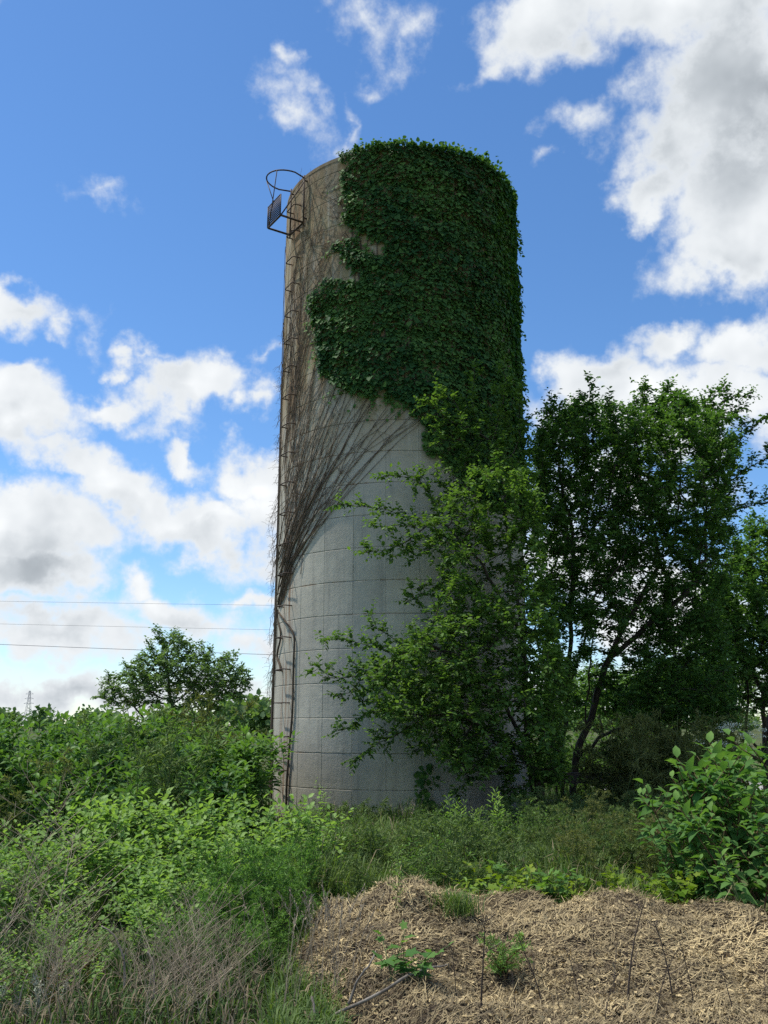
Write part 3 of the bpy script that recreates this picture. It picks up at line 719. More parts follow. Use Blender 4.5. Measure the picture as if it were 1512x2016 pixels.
def tree_by_silo():
    T = thing('leafy_tree', 'mulberry tree with leafy sprays reaching across the front of the silo', 'tree', (2.45, 14.9, 0))
    core = [(900, 960), (960, 900), (1040, 900), (1070, 1000), (1090, 1200), (1120, 1380), (1100, 1540), (960, 1530), (880, 1450), (760, 1430), (720, 1380), (700, 1310), (790, 1260), (850, 1210), (880, 1150), (850, 1080), (840, 1000)]
    A = [poly_attr(core, 900, 13.0, 15.3), poly_attr([(900, 1200), (1080, 1150), (1130, 1380), (1110, 1550), (900, 1520), (760, 1420), (700, 1330), (830, 1250)], 620, 12.6, 14.6)]
    lines = [((930, 1040), (655, 985), 14.2, 13.9), ((930, 1070), (705, 1035), 14.1, 13.7), ((920, 990), (742, 930), 14.3, 14.0), ((940, 1100), (695, 1090), 14.0, 13.6), ((930, 950), (830, 930), 14.4, 14.1),
             ((860, 1300), (603, 1318), 13.6, 13.5), ((860, 1290), (640, 1255), 13.5, 13.4), ((800, 1350), (735, 1225), 13.4, 13.4), ((880, 1400), (655, 1440), 13.6, 13.5), ((900, 1430), (690, 1497), 13.7, 13.5),
             ((880, 1350), (650, 1370), 13.5, 13.4), ((930, 900), (930, 715), 14.4, 14.2), ((920, 870), (822, 792), 14.3, 14.1), ((950, 850), (865, 760), 14.4, 14.1), ((1000, 850), (992, 738), 14.6, 14.4),
             ((870, 1250), (905, 1130), 13.2, 13.0), ((880, 1150), (795, 1175), 13.7, 13.6), ((870, 1080), (780, 1090), 13.8, 13.7), ((980, 1260), (990, 1210), 13.0, 12.8), ((960, 1450), (830, 1480), 13.8, 13.7), ((930, 860), (860, 860), 14.2, 14.1), ((985, 960), (960, 785), 14.4, 14.2), ((1010, 950), (1022, 765), 14.6, 14.5), ((960, 960), (895, 815), 14.3, 14.1), ((1000, 930), (975, 850), 14.2, 14.0), ((1030, 960), (1040, 850), 14.8, 14.7),
             ((1000, 1480), (900, 1545), 13.9, 13.8), ((1040, 1480), (1000, 1580), 14.2, 14.0), ((1060, 1450), (1120, 1540), 14.3, 14.2)]
    A.append(line_attr(lines, 26, .07))
    A = off_silo(np.concatenate(A))
    A = A[A[:, 2] > .35]
    base = np.array([2.45, 14.9, 0.0])
    init = initial([[base, at(1035, 1450, 14.85), at(1030, 1250, 14.7), at(1000, 1050, 14.5), at(985, 900, 14.4)],
                    [at(1035, 1470, 14.85), at(980, 1360, 14.2), at(900, 1290, 13.7), at(840, 1270, 13.5)],
                    [at(1030, 1260, 14.7), at(950, 1110, 14.2), at(880, 1040, 14.1)],
                    [at(1035, 1480, 14.85), at(960, 1430, 14.1), at(880, 1400, 13.7)]])
    N, par = colonize(A, *init, .11, .9, .15, 130, (0, 0, .05))
    N, par = trim(N, par)
    r, kids = skeleton('trunk', N, par, .0042, 2.35, T, M['bark'])
    c = foliage('crown', N, par, r, kids, M['mulberry'], T, twigs=3, per=7, tl=.24, ll=.088, rlim=.0085)
    print('tree_by_silo', len(N), c)
def trim(N, par, gap=.06):
    """push wood that would pass through the silo wall back outside it"""
    d = np.linalg.norm(N[:, :2] - SILO, axis=1); m = d < SR + gap
    N = N.copy(); N[m, :2] = SILO + (N[m, :2] - SILO) / d[m, None] * (SR + gap)
    return N, par
def rebase(T):
    """children were made in world space: shift them under the tree's base"""
    loc = Vector(T.location)
    for ch in T.children:
        ch.location = ch.location - loc
tree_by_silo()
def tree_right():
    T = thing('leafy_tree', 'broad many-stemmed tree against the clouds, its dark trunks rising behind the timber rail', 'tree', (3.35, 17.7, 0))
    crown = [(1040, 860), (1090, 810), (1150, 785), (1220, 805), (1270, 775), (1330, 780), (1400, 790), (1440, 815), (1460, 900), (1430, 960), (1450, 1060), (1410, 1230), (1330, 1270), (1220, 1260), (1120, 1230), (1060, 1180), (1040, 1050)]
    A = [poly_attr(crown, 1500, 16.4, 20.6), poly_attr([(1050, 850), (1440, 830), (1440, 1080), (1200, 1130), (1050, 1080)], 500, 16.2, 19.5),
         poly_attr([(1045, 1130), (1180, 1190), (1160, 1300), (1100, 1330), (1060, 1480), (1030, 1400)], 200, 15.8, 17.4), poly_attr([(1270, 1210), (1430, 1200), (1450, 1430), (1300, 1440), (1210, 1400), (1240, 1300)], 420, 16.4, 19.0)]
    lines = [((1380, 930), (1530, 795), 18, 17.6), ((1390, 960), (1560, 880), 18, 17.8), ((1400, 1000), (1560, 985), 18.2, 18), ((1380, 860), (1480, 775), 18, 17.8), ((1290, 830), (1272, 760), 18, 18), ((1320, 850), (1330, 765), 17.5, 17.4),
             ((1100, 850), (1085, 795), 17.5, 17.4), ((1150, 840), (1158, 772), 17.5, 17.5), ((1200, 860), (1210, 795), 17, 17), ((1400, 850), (1410, 765), 18, 18), ((1060, 900), (1040, 850), 17, 16.9),
             ((1200, 1330), (1420, 1420), 17, 17.2), ((1220, 1360), (1350, 1310), 17, 16.6), ((1180, 1480), (1330, 1440), 17.4, 17.5), ((1120, 1350), (1060, 1310), 17.2, 16.9), ((1130, 1400), (1040, 1400), 16.9, 16.4)]
    A.append(line_attr(lines, 24, .12))
    A = off_silo(np.concatenate(A), .3)
    b = np.array([3.35, 17.7, 0.0])
    init = initial([[b, at(1104, 1500, 17.6), at(1120, 1350, 17.5), at(1123, 1200, 17.5), at(1130, 1080, 17.6)],
                    [b + [.12, .05, 0], at(1135, 1480, 17.7), at(1170, 1390, 17.8), at(1200, 1290, 17.9), at(1235, 1220, 18.0), at(1300, 1110, 18.2)],
                    [at(1120, 1360, 17.5), at(1150, 1270, 17.1), at(1180, 1150, 16.9)],
                    [at(1200, 1300, 17.9), at(1270, 1235, 17.8), at(1350, 1170, 17.9), at(1390, 1100, 18.0)],
                    [at(1115, 1400, 17.5), at(1080, 1270, 17.6), at(1060, 1180, 17.4)],
                    [at(1130, 1500, 17.6), at(1180, 1450, 17.4), at(1260, 1420, 17.4), at(1320, 1370, 17.5)],
                    [b + [-.15, -.1, 0], at(1090, 1480, 17.5), at(1085, 1380, 17.2), at(1062, 1290, 16.9), at(1050, 1200, 16.8)],
                    [at(1150, 1440, 17.7), at(1160, 1330, 17.5), at(1165, 1250, 17.4), at(1150, 1170, 17.4)]])
    N, par = colonize(A, *init, .13, 1.0, .18, 150, (0, 0, .03))
    r, kids = skeleton('trunk', N, par, .0055, 2.6, T, M['bark'])
    c = foliage('crown', N, par, r, kids, M['dark_tree'], T, twigs=4, per=7, tl=.30, ll=.096, rlim=.013)
    print('tree_right', len(N), c)
tree_right()
def blob_tree(name, label, base, lobes, n_attr, step, mat, ll, twigs, per, tl, tipr, seed_h=.35, group=None, expo=2.3, tmpl=L6, rl=2.0):
    """free-standing tree: attractors in a few ellipsoids (world centre, radii)"""
    T = thing(name, label, 'tree', tuple(base), 0, group)
    A = []
    w = np.array([np.prod(l[1]) for l in lobes]) ** .7; w = w / w.sum()
    for (c, rad), ww in zip(lobes, w):
        m = int(n_attr * ww) + 8; v = unit(rnd(m)) * (rng.random(m) ** .45)[:, None]; A.append(np.asarray(c) + v * np.asarray(rad))
    A = np.concatenate(A); A = A[A[:, 2] > .25]
    cen = A.mean(0); H = A[:, 2].max(); b = np.asarray(base, float)
    starts = [[b, b + np.array([0, 0, H * seed_h * .5]), b * .5 + np.array([cen[0], cen[1], 0]) * .5 + np.array([0, 0, H * seed_h])]]
    for (c, rad) in lobes[1:4]:
        starts.append([b + np.array([0, 0, H * .12]), b * .35 + np.asarray(c) * .65 - np.array([0, 0, rad[2] * .4])])
    N, par = colonize(A, *initial(starts), step, step * 9, step * 1.4, 120, (0, 0, .03))
    r, kids = skeleton('trunk', N, par, tipr, expo, T, M['bark'], 5)
    c = foliage('crown', N, par, r, kids, mat, T, twigs=twigs, per=per, tl=tl, ll=ll, rlim=tipr * rl, tmpl=tmpl)
    print(name, len(N), c)
    return T
def Pt(px, py, Y): return at(px, py, Y)
def E(px, py, Y, rx, ry, rz): return (Pt(px, py, Y), (rx / 1848 * Y, ry, rz / 1848 * Y))
# far field tree beyond the thicket
b = Pt(350, 1420, 34); b[2] = 0
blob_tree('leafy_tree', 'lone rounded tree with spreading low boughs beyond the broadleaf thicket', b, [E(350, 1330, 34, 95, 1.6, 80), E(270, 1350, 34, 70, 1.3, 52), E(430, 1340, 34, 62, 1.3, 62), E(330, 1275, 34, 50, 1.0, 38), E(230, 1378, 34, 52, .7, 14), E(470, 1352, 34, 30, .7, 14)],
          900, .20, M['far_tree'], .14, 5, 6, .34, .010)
# trees along the right-hand side
b = Pt(1500, 1430, 22); b[2] = 0
blob_tree('leafy_tree', 'dense dark tree standing behind the pokeweed and the white blossoms', b, [E(1480, 1190, 22, 110, 1.8, 130), E(1540, 1110, 22, 120, 1.8, 110), E(1440, 1310, 21, 150, 1.7, 95), E(1330, 1370, 20.5, 110, 1.2, 60), E(1600, 1300, 22, 140, 1.8, 130), E(1450, 1240, 20.5, 90, 1.2, 110)],
          2000, .22, M['dark_tree'], .125, 6, 7, .36, .010, rl=2.4)
b = Pt(1270, 1420, 30); b[2] = 0
blob_tree('leafy_tree', 'low bushy tree filling the gap behind the many-stemmed tree', b, [E(1270, 1370, 30, 130, 1.8, 55), E(1180, 1370, 30, 90, 1.5, 60), E(1360, 1350, 30, 90, 1.5, 60)],
          700, .26, M['dark_tree'], .16, 6, 6, .42, .013, rl=2.4)
for i, (px, Y, top, hw_) in enumerate([(1085, 62, 1322, 60), (1185, 70, 1305, 80), (1300, 66, 1300, 70), (1420, 75, 1290, 80), (1540, 70, 1300, 80)]):
    b = Pt(px, 1425, Y); b[2] = 0; h = (1428 - top) / 2
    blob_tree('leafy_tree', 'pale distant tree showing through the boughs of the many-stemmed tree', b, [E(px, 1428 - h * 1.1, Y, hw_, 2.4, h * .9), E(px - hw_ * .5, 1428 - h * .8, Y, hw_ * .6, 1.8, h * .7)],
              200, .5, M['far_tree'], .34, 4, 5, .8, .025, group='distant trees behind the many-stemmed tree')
# far tree line on the horizon: one mass
tl = MB()
for i in range(150):
    Y = rng.uniform(210, 300); px = rng.uniform(-350, 1750)
    if 440 < px < 600: Y = rng.uniform(120, 150)
    c = Pt(px, 1428, Y); h = rng.uniform(4.0, 6.4); w_ = rng.uniform(3, 6); m = 150
    v = unit(rnd(m)) * (rng.random(m) ** .35)[:, None]
    P = np.array([c[0], c[1], h * .55]) + v * np.array([w_, w_ * .6, h * .5])
    leaves(tl, P, rnd(m), rnd(m, .6) + np.array([0, 0, 1]), rng.uniform(.7, 1.5, m), .8, L6, np.clip(rng.normal(.4 + .2 * rng.normal(), .2, m), 0, 1))
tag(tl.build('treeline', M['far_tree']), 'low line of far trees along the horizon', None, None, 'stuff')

# ================================================================== plants
def plant_meshes(fn, k, *a, **kw):
    return [fn(*a, **kw) for _ in range(k)]
def stem_path(h, lean, m=9):
    t = np.linspace(0, 1, m); az = rng.uniform(0, 6.28); cv = rng.normal(0, .12, 2) * h
    p = np.stack([np.cos(az) * lean * h * t ** 1.4 + cv[0] * t * t * .5, np.sin(az) * lean * h * t ** 1.4 + cv[1] * t * t * .5, h * t * (1 - .12 * lean)], -1)
    p += np.cumsum(rnd(m, .006 * h), 0) * t[:, None]
    return p
def interp(path, t):
    tt = np.linspace(0, 1, len(path)); return np.stack([np.interp(t, tt, path[:, i]) for i in range(3)], -1)
def broad_plant(h=1.9, stems=3, ll=.19, lw=.40, lean=.18, nodes=13, branch=5, leafmat='broad', stemmat='green_stem', tmpl=L8, t0=.12, droop=.25, sr=.011, spread=.10, opp=True, tip_bright=.35, tipf=.45, brf=.75):
    """stems with opposite or alternate leaves, side shoots and a crowded leafy tip"""
    lb, sb = MB(), MB()
    P, A, Nn, L, Tt = [], [], [], [], []
    def shoot(path, n, l0, l1, ts):
        t = np.linspace(ts, 1.0, n); pos = interp(path, t); dr = unit(np.gradient(path, axis=0)); dv_ = interp(dr, t); az = rng.uniform(0, 6.28)
        for i in range(n):
            az += 1.57 + rng.normal(0, .25) if opp else 2.4 + rng.normal(0, .3)
            for s in ((0, math.pi) if opp else (0,)):
                a_ = az + s; o = np.array([math.cos(a_), math.sin(a_), 0]); up = .15 + 1.0 * t[i] ** 4
                ax = unit(o + dv_[i] * up + np.array([0, 0, -droop * (1 - t[i])]) + rng.normal(0, .16, 3))
                sz = (l0 + (l1 - l0) * t[i] ** 1.5) * rng.uniform(.75, 1.15)
                P.append(pos[i] + o * .012); A.append(ax); Nn.append(np.array([0, 0, 1.0]) - ax * .2 + rng.normal(0, .25, 3)); L.append(sz); Tt.append(np.clip(rng.normal(.30, .15) + tip_bright * t[i] ** 3, 0, 1))
    for s in range(stems):
        hh = h * rng.uniform(.78, 1.0); path = stem_path(hh, lean * rng.uniform(.4, 1.4)) + np.append(rng.normal(0, spread, 2), 0)
        tube(sb, path, np.linspace(sr, sr * .35, len(path)), 5, .5, False)
        shoot(path, nodes, ll, ll * tipf, t0)
        for b_ in range(branch):
            t = rng.uniform(.3, .9); p0 = interp(path, np.array([t]))[0]; az = rng.uniform(0, 6.28); l = hh * rng.uniform(.14, .30) * (1.1 - .5 * t)
            q = np.linspace(0, 1, 6)[:, None]; bp_ = p0 + q * l * np.array([math.cos(az), math.sin(az), .45]) + q ** 2 * np.array([0, 0, l * .5]) + np.cumsum(rnd(6, .008), 0)
            tube(sb, bp_, np.linspace(sr * .5, sr * .2, 6), 4, .5, False); shoot(bp_, max(4, int(nodes * .5)), ll * brf, ll * tipf * brf, .25)
    leaves(lb, P, A, Nn, L, lw * rng.uniform(.85, 1.15, len(P)), tmpl, np.array(Tt))
    return lb.mesh('foliage', M[leafmat]), sb.mesh('stem', M[stemmat])
def feather_plant(h=.9, stems=6, n_br=16, needles=26, leafmat='feather', stemmat='green_stem', lean=.35, nl=.045, bl=.22, spread=.12):
    lb, sb = MB(), MB()
    for s in range(stems):
        hh = h * rng.uniform(.6, 1.0); path = stem_path(hh, lean * rng.uniform(.3, 1.3)) + np.append(rng.normal(0, spread, 2), 0)
        tube(sb, path, np.linspace(.006, .002, len(path)), 4, .5, False)
        t = rng.uniform(.18, 1, n_br); p0 = interp(path, t)
        for i in range(n_br):
            az = rng.uniform(0, 6.28); l = bl * rng.uniform(.5, 1.2) * (1.25 - .75 * t[i]); d_ = unit(np.array([math.cos(az), math.sin(az), rng.uniform(.1, .9)]))
            q = np.sort(rng.random(needles)); P = p0[i] + d_ * (l * q)[:, None] + np.array([0, 0, -1]) * (l * .25 * q ** 2)[:, None]
            A = d_ * .5 + rnd(needles, .75); leaves(lb, P, A, rnd(needles), nl * rng.uniform(.5, 1.2, needles), .22, L4, np.clip(rng.normal(.35, .2, needles) + .3 * t[i] ** 2, 0, 1))
            tube(sb, [p0[i], p0[i] + d_ * l], .0018, 3, .5, False)
    return lb.mesh('foliage', M[leafmat]), sb.mesh('stem', M[stemmat])
def place(name, meshes, label, cat, x, y, rz=None, s=1.0, group=None, z=0.0, parts=('foliage', 'stem')):
    T = thing(name, label, cat, (x, y, z), rng.uniform(0, 6.28) if rz is None else rz, group, s)
    for pn, me in zip(parts, meshes):
        o = obj(pn, me, T)
        if pn in ('foliage', 'seed_heads', 'blossoms', 'blades'): o['kind'] = 'stuff'
    return T

# tall broadleaf thicket left of the silo
proto = plant_meshes(broad_plant, 7, stems=4, nodes=13, branch=4, ll=.27, lw=.44, t0=.05, spread=.15, tipf=.62, brf=.85, droop=.35)
for row, (Y, top, dx) in enumerate([(15.8, 1400, .46), (14.6, 1402, .46), (13.4, 1412, .48), (12.4, 1432, .5), (11.6, 1462, .55)]):
    x = gx(-70, Y)
    while x < gx(531, Y) - .16:
        px = 756 + x / Y * 1848
        hgt = gz(top + rng.uniform(-10, 30) + (16 if 440 < px else 0), Y)
        zn = 'near the far pylon' if px < 180 else 'below the lone tree' if px < 400 else 'next to the silo wall'
        place('broadleaf_weed', proto[rng.integers(7)], 'tall broadleaf weed of the dark green thicket, ' + zn, 'weed', x + rng.normal(0, .06), Y + rng.normal(0, .2), s=hgt / 1.86, group='broadleaf weeds of the thicket ' + zn)
        x += dx * rng.uniform(.8, 1.2)
# a few pale upright ones standing out in front of the thicket
for px, Y, top in [(290, 10.2, 1490), (150, 10.0, 1500), (420, 10.1, 1515)]:
    place('broadleaf_weed', proto[rng.integers(7)], 'yellow-green upright weed standing out before the dark thicket', 'weed', gx(px, Y), Y, s=gz(top, Y) / 1.78, group='upright weeds before the thicket')
# light green shrubs in front
lp = plant_meshes(broad_plant, 6, h=1.1, stems=7, ll=.135, lw=.66, lean=.42, nodes=13, branch=6, tipf=.6, brf=.8, leafmat='light', tmpl=L6, t0=.10, droop=.15, sr=.007, spread=.16, opp=False)
for Y, top, x0, x1, dx in [(9.6, 1540, 180, 585, .40), (8.9, 1565, 60, 600, .44), (8.2, 1605, -60, 560, .46), (7.5, 1660, -60, 520, .44), (6.9, 1715, -40, 470, .44), (6.3, 1775, -40, 330, .42), (5.8, 1840, -40, 260, .44)]:
    x = gx(x0, Y)
    while x < gx(x1, Y):
        hgt = gz(top + rng.uniform(-25, 40), Y)
        zn = 'against the dark thicket' if Y > 8.5 else 'behind the dry stalks'
        place('light_green_shrub', lp[rng.integers(6)], 'light green shrub in the sunny clump, ' + zn, 'shrub', x + rng.normal(0, .08), Y + rng.normal(0, .15), s=max(.3, hgt) / 1.16, group='light green shrubs ' + zn)
        x += dx * rng.uniform(.8, 1.2)
# bright feathery weeds at the edge of the clump
fb_ = plant_meshes(feather_plant, 4, leafmat='feather_bright', h=1.0, stems=9, n_br=18, needles=22, nl=.05)
for px, Y, top in [(440, 6.9, 1655), (490, 7.2, 1640), (535, 7.0, 1690), (555, 7.6, 1640), (520, 6.6, 1740), (400, 6.6, 1720), (470, 6.5, 1760), (570, 8.2, 1620), (430, 6.1, 1790), (500, 6.1, 1800), (550, 6.3, 1790), (360, 6.2, 1800), (590, 7.0, 1740)]:
    place('feathery_weed', fb_[rng.integers(4)], 'bright green feathery weed between the light shrubs and the straw heap', 'weed', gx(px, Y), Y, s=gz(top, Y) / .92, group='bright feathery weeds by the straw heap')
# olive feathery weeds right of the silo foot
fo = plant_meshes(feather_plant, 5, leafmat='feather', h=.95, stems=9, n_br=18, needles=22, nl=.05, lean=.45)
ff = plant_meshes(feather_plant, 3, leafmat='olive', h=1.0, stems=7, n_br=18, needles=20, nl=.05, lean=.35)
for i in range(52):
    Y = rng.uniform(8.9, 13.0); px = rng.uniform(1030, 1340); top = 1553 + (13.0 - Y) * 22 + rng.uniform(-16, 40)
    place('feathery_weed', (fo if i % 3 else ff)[rng.integers(3)], 'dark olive feathery weed before the timber rail, ' + ('close to the silo' if px < 1180 else 'close to the pokeweed'), 'weed', gx(px, Y), Y, s=gz(top, Y) / .88, group='olive feathery weeds ' + ('by the silo' if px < 1180 else 'by the pokeweed'))
for i in range(16):
    Y = rng.uniform(14.2, 17.0); px = rng.uniform(1190, 1420); top = rng.uniform(1395, 1470)
    place('feathery_weed', ff[rng.integers(3)], 'tall olive feathery weed growing behind the timber rail', 'weed', gx(px, Y), Y, s=gz(top, Y) / .92, group='tall feathery weeds behind the rail')
place('feathery_weed', fo[0], 'tall grey-green feathery weed rising out of the thicket below the lone tree', 'weed', gx(322, 10.9), 10.9, s=gz(1388, 10.9) / .9)
place('feathery_weed', ff[1], 'brownish feathery weed at the thicket top by the lone tree', 'weed', gx(425, 14.6), 14.6, s=gz(1368, 14.6) / .9)
# pokeweed on the right
pk = plant_meshes(broad_plant, 5, h=1.5, stems=4, ll=.29, lw=.50, lean=.42, nodes=12, branch=4, tipf=.55, brf=.8, leafmat='poke', stemmat='red_stem', tmpl=L8, t0=.12, droop=.45, sr=.012, opp=False)
for px, Y, top in [(1315, 8.7, 1560), (1340, 8.2, 1620), (1345, 8.5, 1535), (1420, 8.7, 1500), (1490, 8.3, 1470), (1550, 8.9, 1440), (1390, 7.9, 1590), (1455, 7.6, 1560), (1520, 7.8, 1520), (1600, 8.2, 1450), (1370, 8.1, 1640), (1480, 9.4, 1462), (1590, 7.4, 1560)]:
    place('pokeweed', pk[rng.integers(5)], 'lush big-leaved pokeweed at the edge of the straw heap', 'plant', gx(px, Y), Y, s=gz(top, Y) / 1.42, group='pokeweeds at the straw heap edge')
# leafy undergrowth filling the shade behind the rail
ub = plant_meshes(broad_plant, 4, h=1.2, stems=7, ll=.11, lw=.6, lean=.45, nodes=13, branch=7, tipf=.6, brf=.8, leafmat='dark_tree', tmpl=L6, t0=.06, droop=.15, sr=.008, spread=.2, opp=False)
for i in range(22):
    Y = rng.uniform(18.4, 22.5); px = rng.uniform(1060, 1420); top = rng.uniform(1400, 1480)
    place('undergrowth_bush', ub[rng.integers(4)], 'leafy green bush in the undergrowth behind the tree trunks', 'bush', gx(px, Y), Y, s=gz(top, Y) / 1.2, group='undergrowth bushes behind the trunks')
# goldenrod in front of the silo
gr = plant_meshes(broad_plant, 4, h=.8, stems=4, ll=.13, lw=.22, lean=.12, nodes=26, branch=0, leafmat='light', tmpl=L6, t0=.2, droop=-.1, sr=.006, spread=.05, opp=False)
for px, Y, top in [(880, 11.6, 1568), (905, 11.3, 1580), (975, 11.4, 1556), (948, 11.8, 1590), (860, 11.4, 1610), (1000, 11.0, 1625)]:
    place('goldenrod', gr[rng.integers(4)], 'upright narrow-leaved goldenrod before the shaded silo foot', 'plant', gx(px, Y), Y, s=gz(top, Y) / .78, group='goldenrods before the silo')
tw_ = plant_meshes(broad_plant, 2, h=.9, stems=2, ll=.07, lw=.5, lean=.2, nodes=12, branch=8, leafmat='light', tmpl=L6, t0=.15, sr=.005, spread=.03, opp=False)
for px, Y, top in [(640, 12.0, 1540), (605, 12.3, 1580), (672, 11.9, 1595)]:
    place('slender_weed', tw_[rng.integers(2)], 'slender leafy weed standing against the pale silo wall', 'weed', gx(px, Y), Y, s=gz(top, Y) / .86, group='slender weeds against the silo wall')
# mixed weeds between the silo and the straw heap
mx = plant_meshes(broad_plant, 4, h=.6, stems=6, ll=.07, lw=.5, lean=.6, nodes=12, branch=6, leafmat='broad', tmpl=L6, t0=.1, sr=.005, spread=.14, opp=False)
fg = plant_meshes(feather_plant, 3, leafmat='feather', h=.6, stems=9, n_br=14, needles=20, nl=.05, lean=.55)
for i in range(78):
    Y = rng.uniform(8.3, 14.2); px = rng.uniform(570, 1070); hh = rng.uniform(.34, .72) * (1.0 if Y < 11.5 else .82)
    zn = 'before the ladder side of the silo' if px < 800 else 'below the tree by the silo'
    if i % 3 == 1: place('low_weed', mx[rng.integers(4)], 'low leafy weed in the grass ' + zn, 'weed', gx(px, Y), Y, s=hh / .55, group='low leafy weeds ' + zn)
    else: place('feathery_weed', fg[rng.integers(3)], 'low feathery weed in the grass ' + zn, 'weed', gx(px, Y), Y, s=hh / .55, group='low feathery weeds ' + zn)
# grape-like yellow-green plants along the heap's back edge
yg = plant_meshes(broad_plant, 3, h=.5, stems=5, ll=.13, lw=.95, lean=.7, nodes=6, branch=2, leafmat='yellowish', tmpl=LOBE, t0=.3, droop=.2, sr=.005, spread=.12, opp=False)
bg_ = plant_meshes(broad_plant, 2, h=.5, stems=6, ll=.17, lw=1.0, lean=.7, nodes=5, branch=1, leafmat='poke', tmpl=LOBE, t0=.4, droop=.2, sr=.006, spread=.12, opp=False)
for px, Y, top in [(950, 7.9, 1715), (985, 8.0, 1700), (1200, 8.1, 1712), (1245, 8.0, 1690), (1290, 8.2, 1700), (1170, 8.3, 1720), (1010, 7.7, 1712), (930, 7.7, 1722), (1130, 7.9, 1725), (1270, 7.7, 1705)]:
    place('lobed_leaf_plant', yg[rng.integers(3)], 'yellow-green lobed-leaf plant at the back of the straw heap', 'plant', gx(px, Y), Y, s=gz(top, Y) / .5, group='yellow-green plants behind the straw heap')
for px, Y, top in [(1055, 8.1, 1702), (1085, 8.2, 1715)]:
    place('lobed_leaf_plant', bg_[rng.integers(2)], 'bluish green plant with wide lobed leaves behind the straw heap', 'plant', gx(px, Y), Y, s=gz(top, Y) / .5, group='wide-leaved plants behind the straw heap')
# ivy sprig climbing the silo foot
sb_ = MB(); m = 90; zq = rng.uniform(.1, 1.05, m); aq = RAD(8) + rng.normal(0, .035, m)
leaves(sb_, cyl(aq, SR + rng.uniform(.02, .14, m), zq), cyl(aq, .4, -.7) + rnd(m, .3), cyl(aq, .8, .6) + rnd(m, .3), rng.uniform(.06, .11, m), .95, L6)
T = thing('ivy_sprig', 'small ivy sprig clinging low on the silo wall', 'ivy', (SILO[0], SILO[1], 0)); tag(sb_.build('foliage', M['ivy'], T), kind='stuff')

# ================================================================== grass (uncountable)
def blades(mb, base, h, lean, w, tint):
    n = len(base); az = rng.uniform(0, 6.28, n); o = np.stack([np.cos(az), np.sin(az), 0 * az], -1); s = np.stack([-np.sin(az), np.cos(az), 0 * az], -1) * w[:, None]
    up = np.array([0, 0, 1.0])
    p0 = base; p1 = base + up * (h * .5)[:, None] + o * (h * lean * .2)[:, None]; p2 = base + up * (h * .82)[:, None] + o * (h * lean * .55)[:, None]; p3 = base + up * (h * (1 - .25 * lean))[:, None] + o * (h * lean)[:, None]
    V = np.stack([p0 - s, p0 + s, p1 - s * .9, p1 + s * .9, p2 - s * .6, p2 + s * .6, p3], 1)
    k = (np.arange(n) * 7)[:, None]
    mb.add(V.reshape(-1, 3), {4: np.concatenate([k + np.array([[0, 1, 3, 2]]), k + np.array([[2, 3, 5, 4]])]), 3: k + np.array([[4, 5, 6]])}, np.repeat(tint, 7))
gb = MB()
def grass_zone(n, px0, px1, Y0, Y1, h0, h1, tint=.35):
    Y = rng.uniform(Y0, Y1, n); px = rng.uniform(px0, px1, n); x = gx(px, Y)
    k = (np.hypot(x - SILO[0], Y - SILO[1]) > SR + .03); x, Y = x[k], Y[k]; n = len(x)
    cl = .6 + .4 * vnoise(np.stack([x, Y], -1), 2.2, 41)
    blades(gb, np.stack([x, Y, 0 * x - .02], -1), rng.uniform(h0, h1, n) * np.clip(cl, .3, 1.2), rng.uniform(.1, .9, n), rng.uniform(.0025, .0075, n), np.clip(rng.normal(tint, .22, n), 0, 1))
grass_zone(34000, 560, 1350, 8.2, 14.6, .26, .72, .5)
grass_zone(11000, -80, 640, 4.3, 7.4, .10, .34, .08)
grass_zone(9000, 540, 690, 4.6, 8.4, .15, .45, .4)
grass_zone(9000, 1000, 1600, 12.5, 20, .3, .8)
grass_zone(7000, -80, 560, 8, 16, .3, .7)
grass_zone(9000, -300, 1900, 16, 34, .3, .8)
tag(gb.build('grass', M['grass']), 'long green grass growing among the weeds', None, None, 'stuff')
gb = MB()
grass_zone(2600, -80, 660, 4.2, 6.4, .12, .42, .15)
grass_zone(2500, 560, 1300, 8.2, 14, .3, .75, .6)
M['dead_grass'] = plain_mat('dead_grass', (0.10, 0.080, 0.050), (0.36, 0.29, 0.18), 6, 0.9, tint=True)
tag(gb.build('dead_grass', M['dead_grass']), 'withered tan grass mixed into the green', None, None, 'stuff')

# ================================================================== straw heap
hx0, hx1, hy0, hy1 = -1.1, 4.2, 4.2, 8.6
def smo(a, b, v): t = np.clip((v - a) / (b - a), 0, 1); return t * t * (3 - 2 * t)
def pile_h(x, y):
    q = np.stack([x, y], -1)
    yc = 7.0 - 1.0 * smo(1.9, 2.7, x) + .10 * np.sin(x * 2.1)
    ridge = np.where(y > yc, np.exp(-((y - yc) / .48) ** 2), .42 + .58 * np.exp(-((y - yc) / .95) ** 2))
    h = (.35 + .045 * np.sin(x * 4.3 + .6) + .03 * np.sin(x * 8.1)) * ridge
    h = np.maximum(h, .33 * np.exp(-(((x - 2.35) / .55) ** 2 + ((y - 6.9) / .42) ** 2)))
    edge = smo(-.28, .32, x + .62 - (7.0 - y) * .27 + .10 * np.sin(y * 2.3)) * smo(0, .5, 8.0 - y + .12 * np.sin(x * 3.1))
    lump = .060 * vnoise(q, 2.6, 49) + .045 * vnoise(q, 4.6, 50) + .028 * vnoise(q, 9.0, 51) + .014 * vnoise(q, 19, 52)
    return (h + lump * (.5 + ridge * .5) + .05) * edge - .05 * (1 - edge)
heap = thing('straw_heap', 'broad heap of old straw mulch spread before the silo', 'straw heap', (1.5, 6.5, 0))
hx, hy = np.meshgrid(np.linspace(hx0, hx1, 220), np.linspace(hy0, hy1, 180))
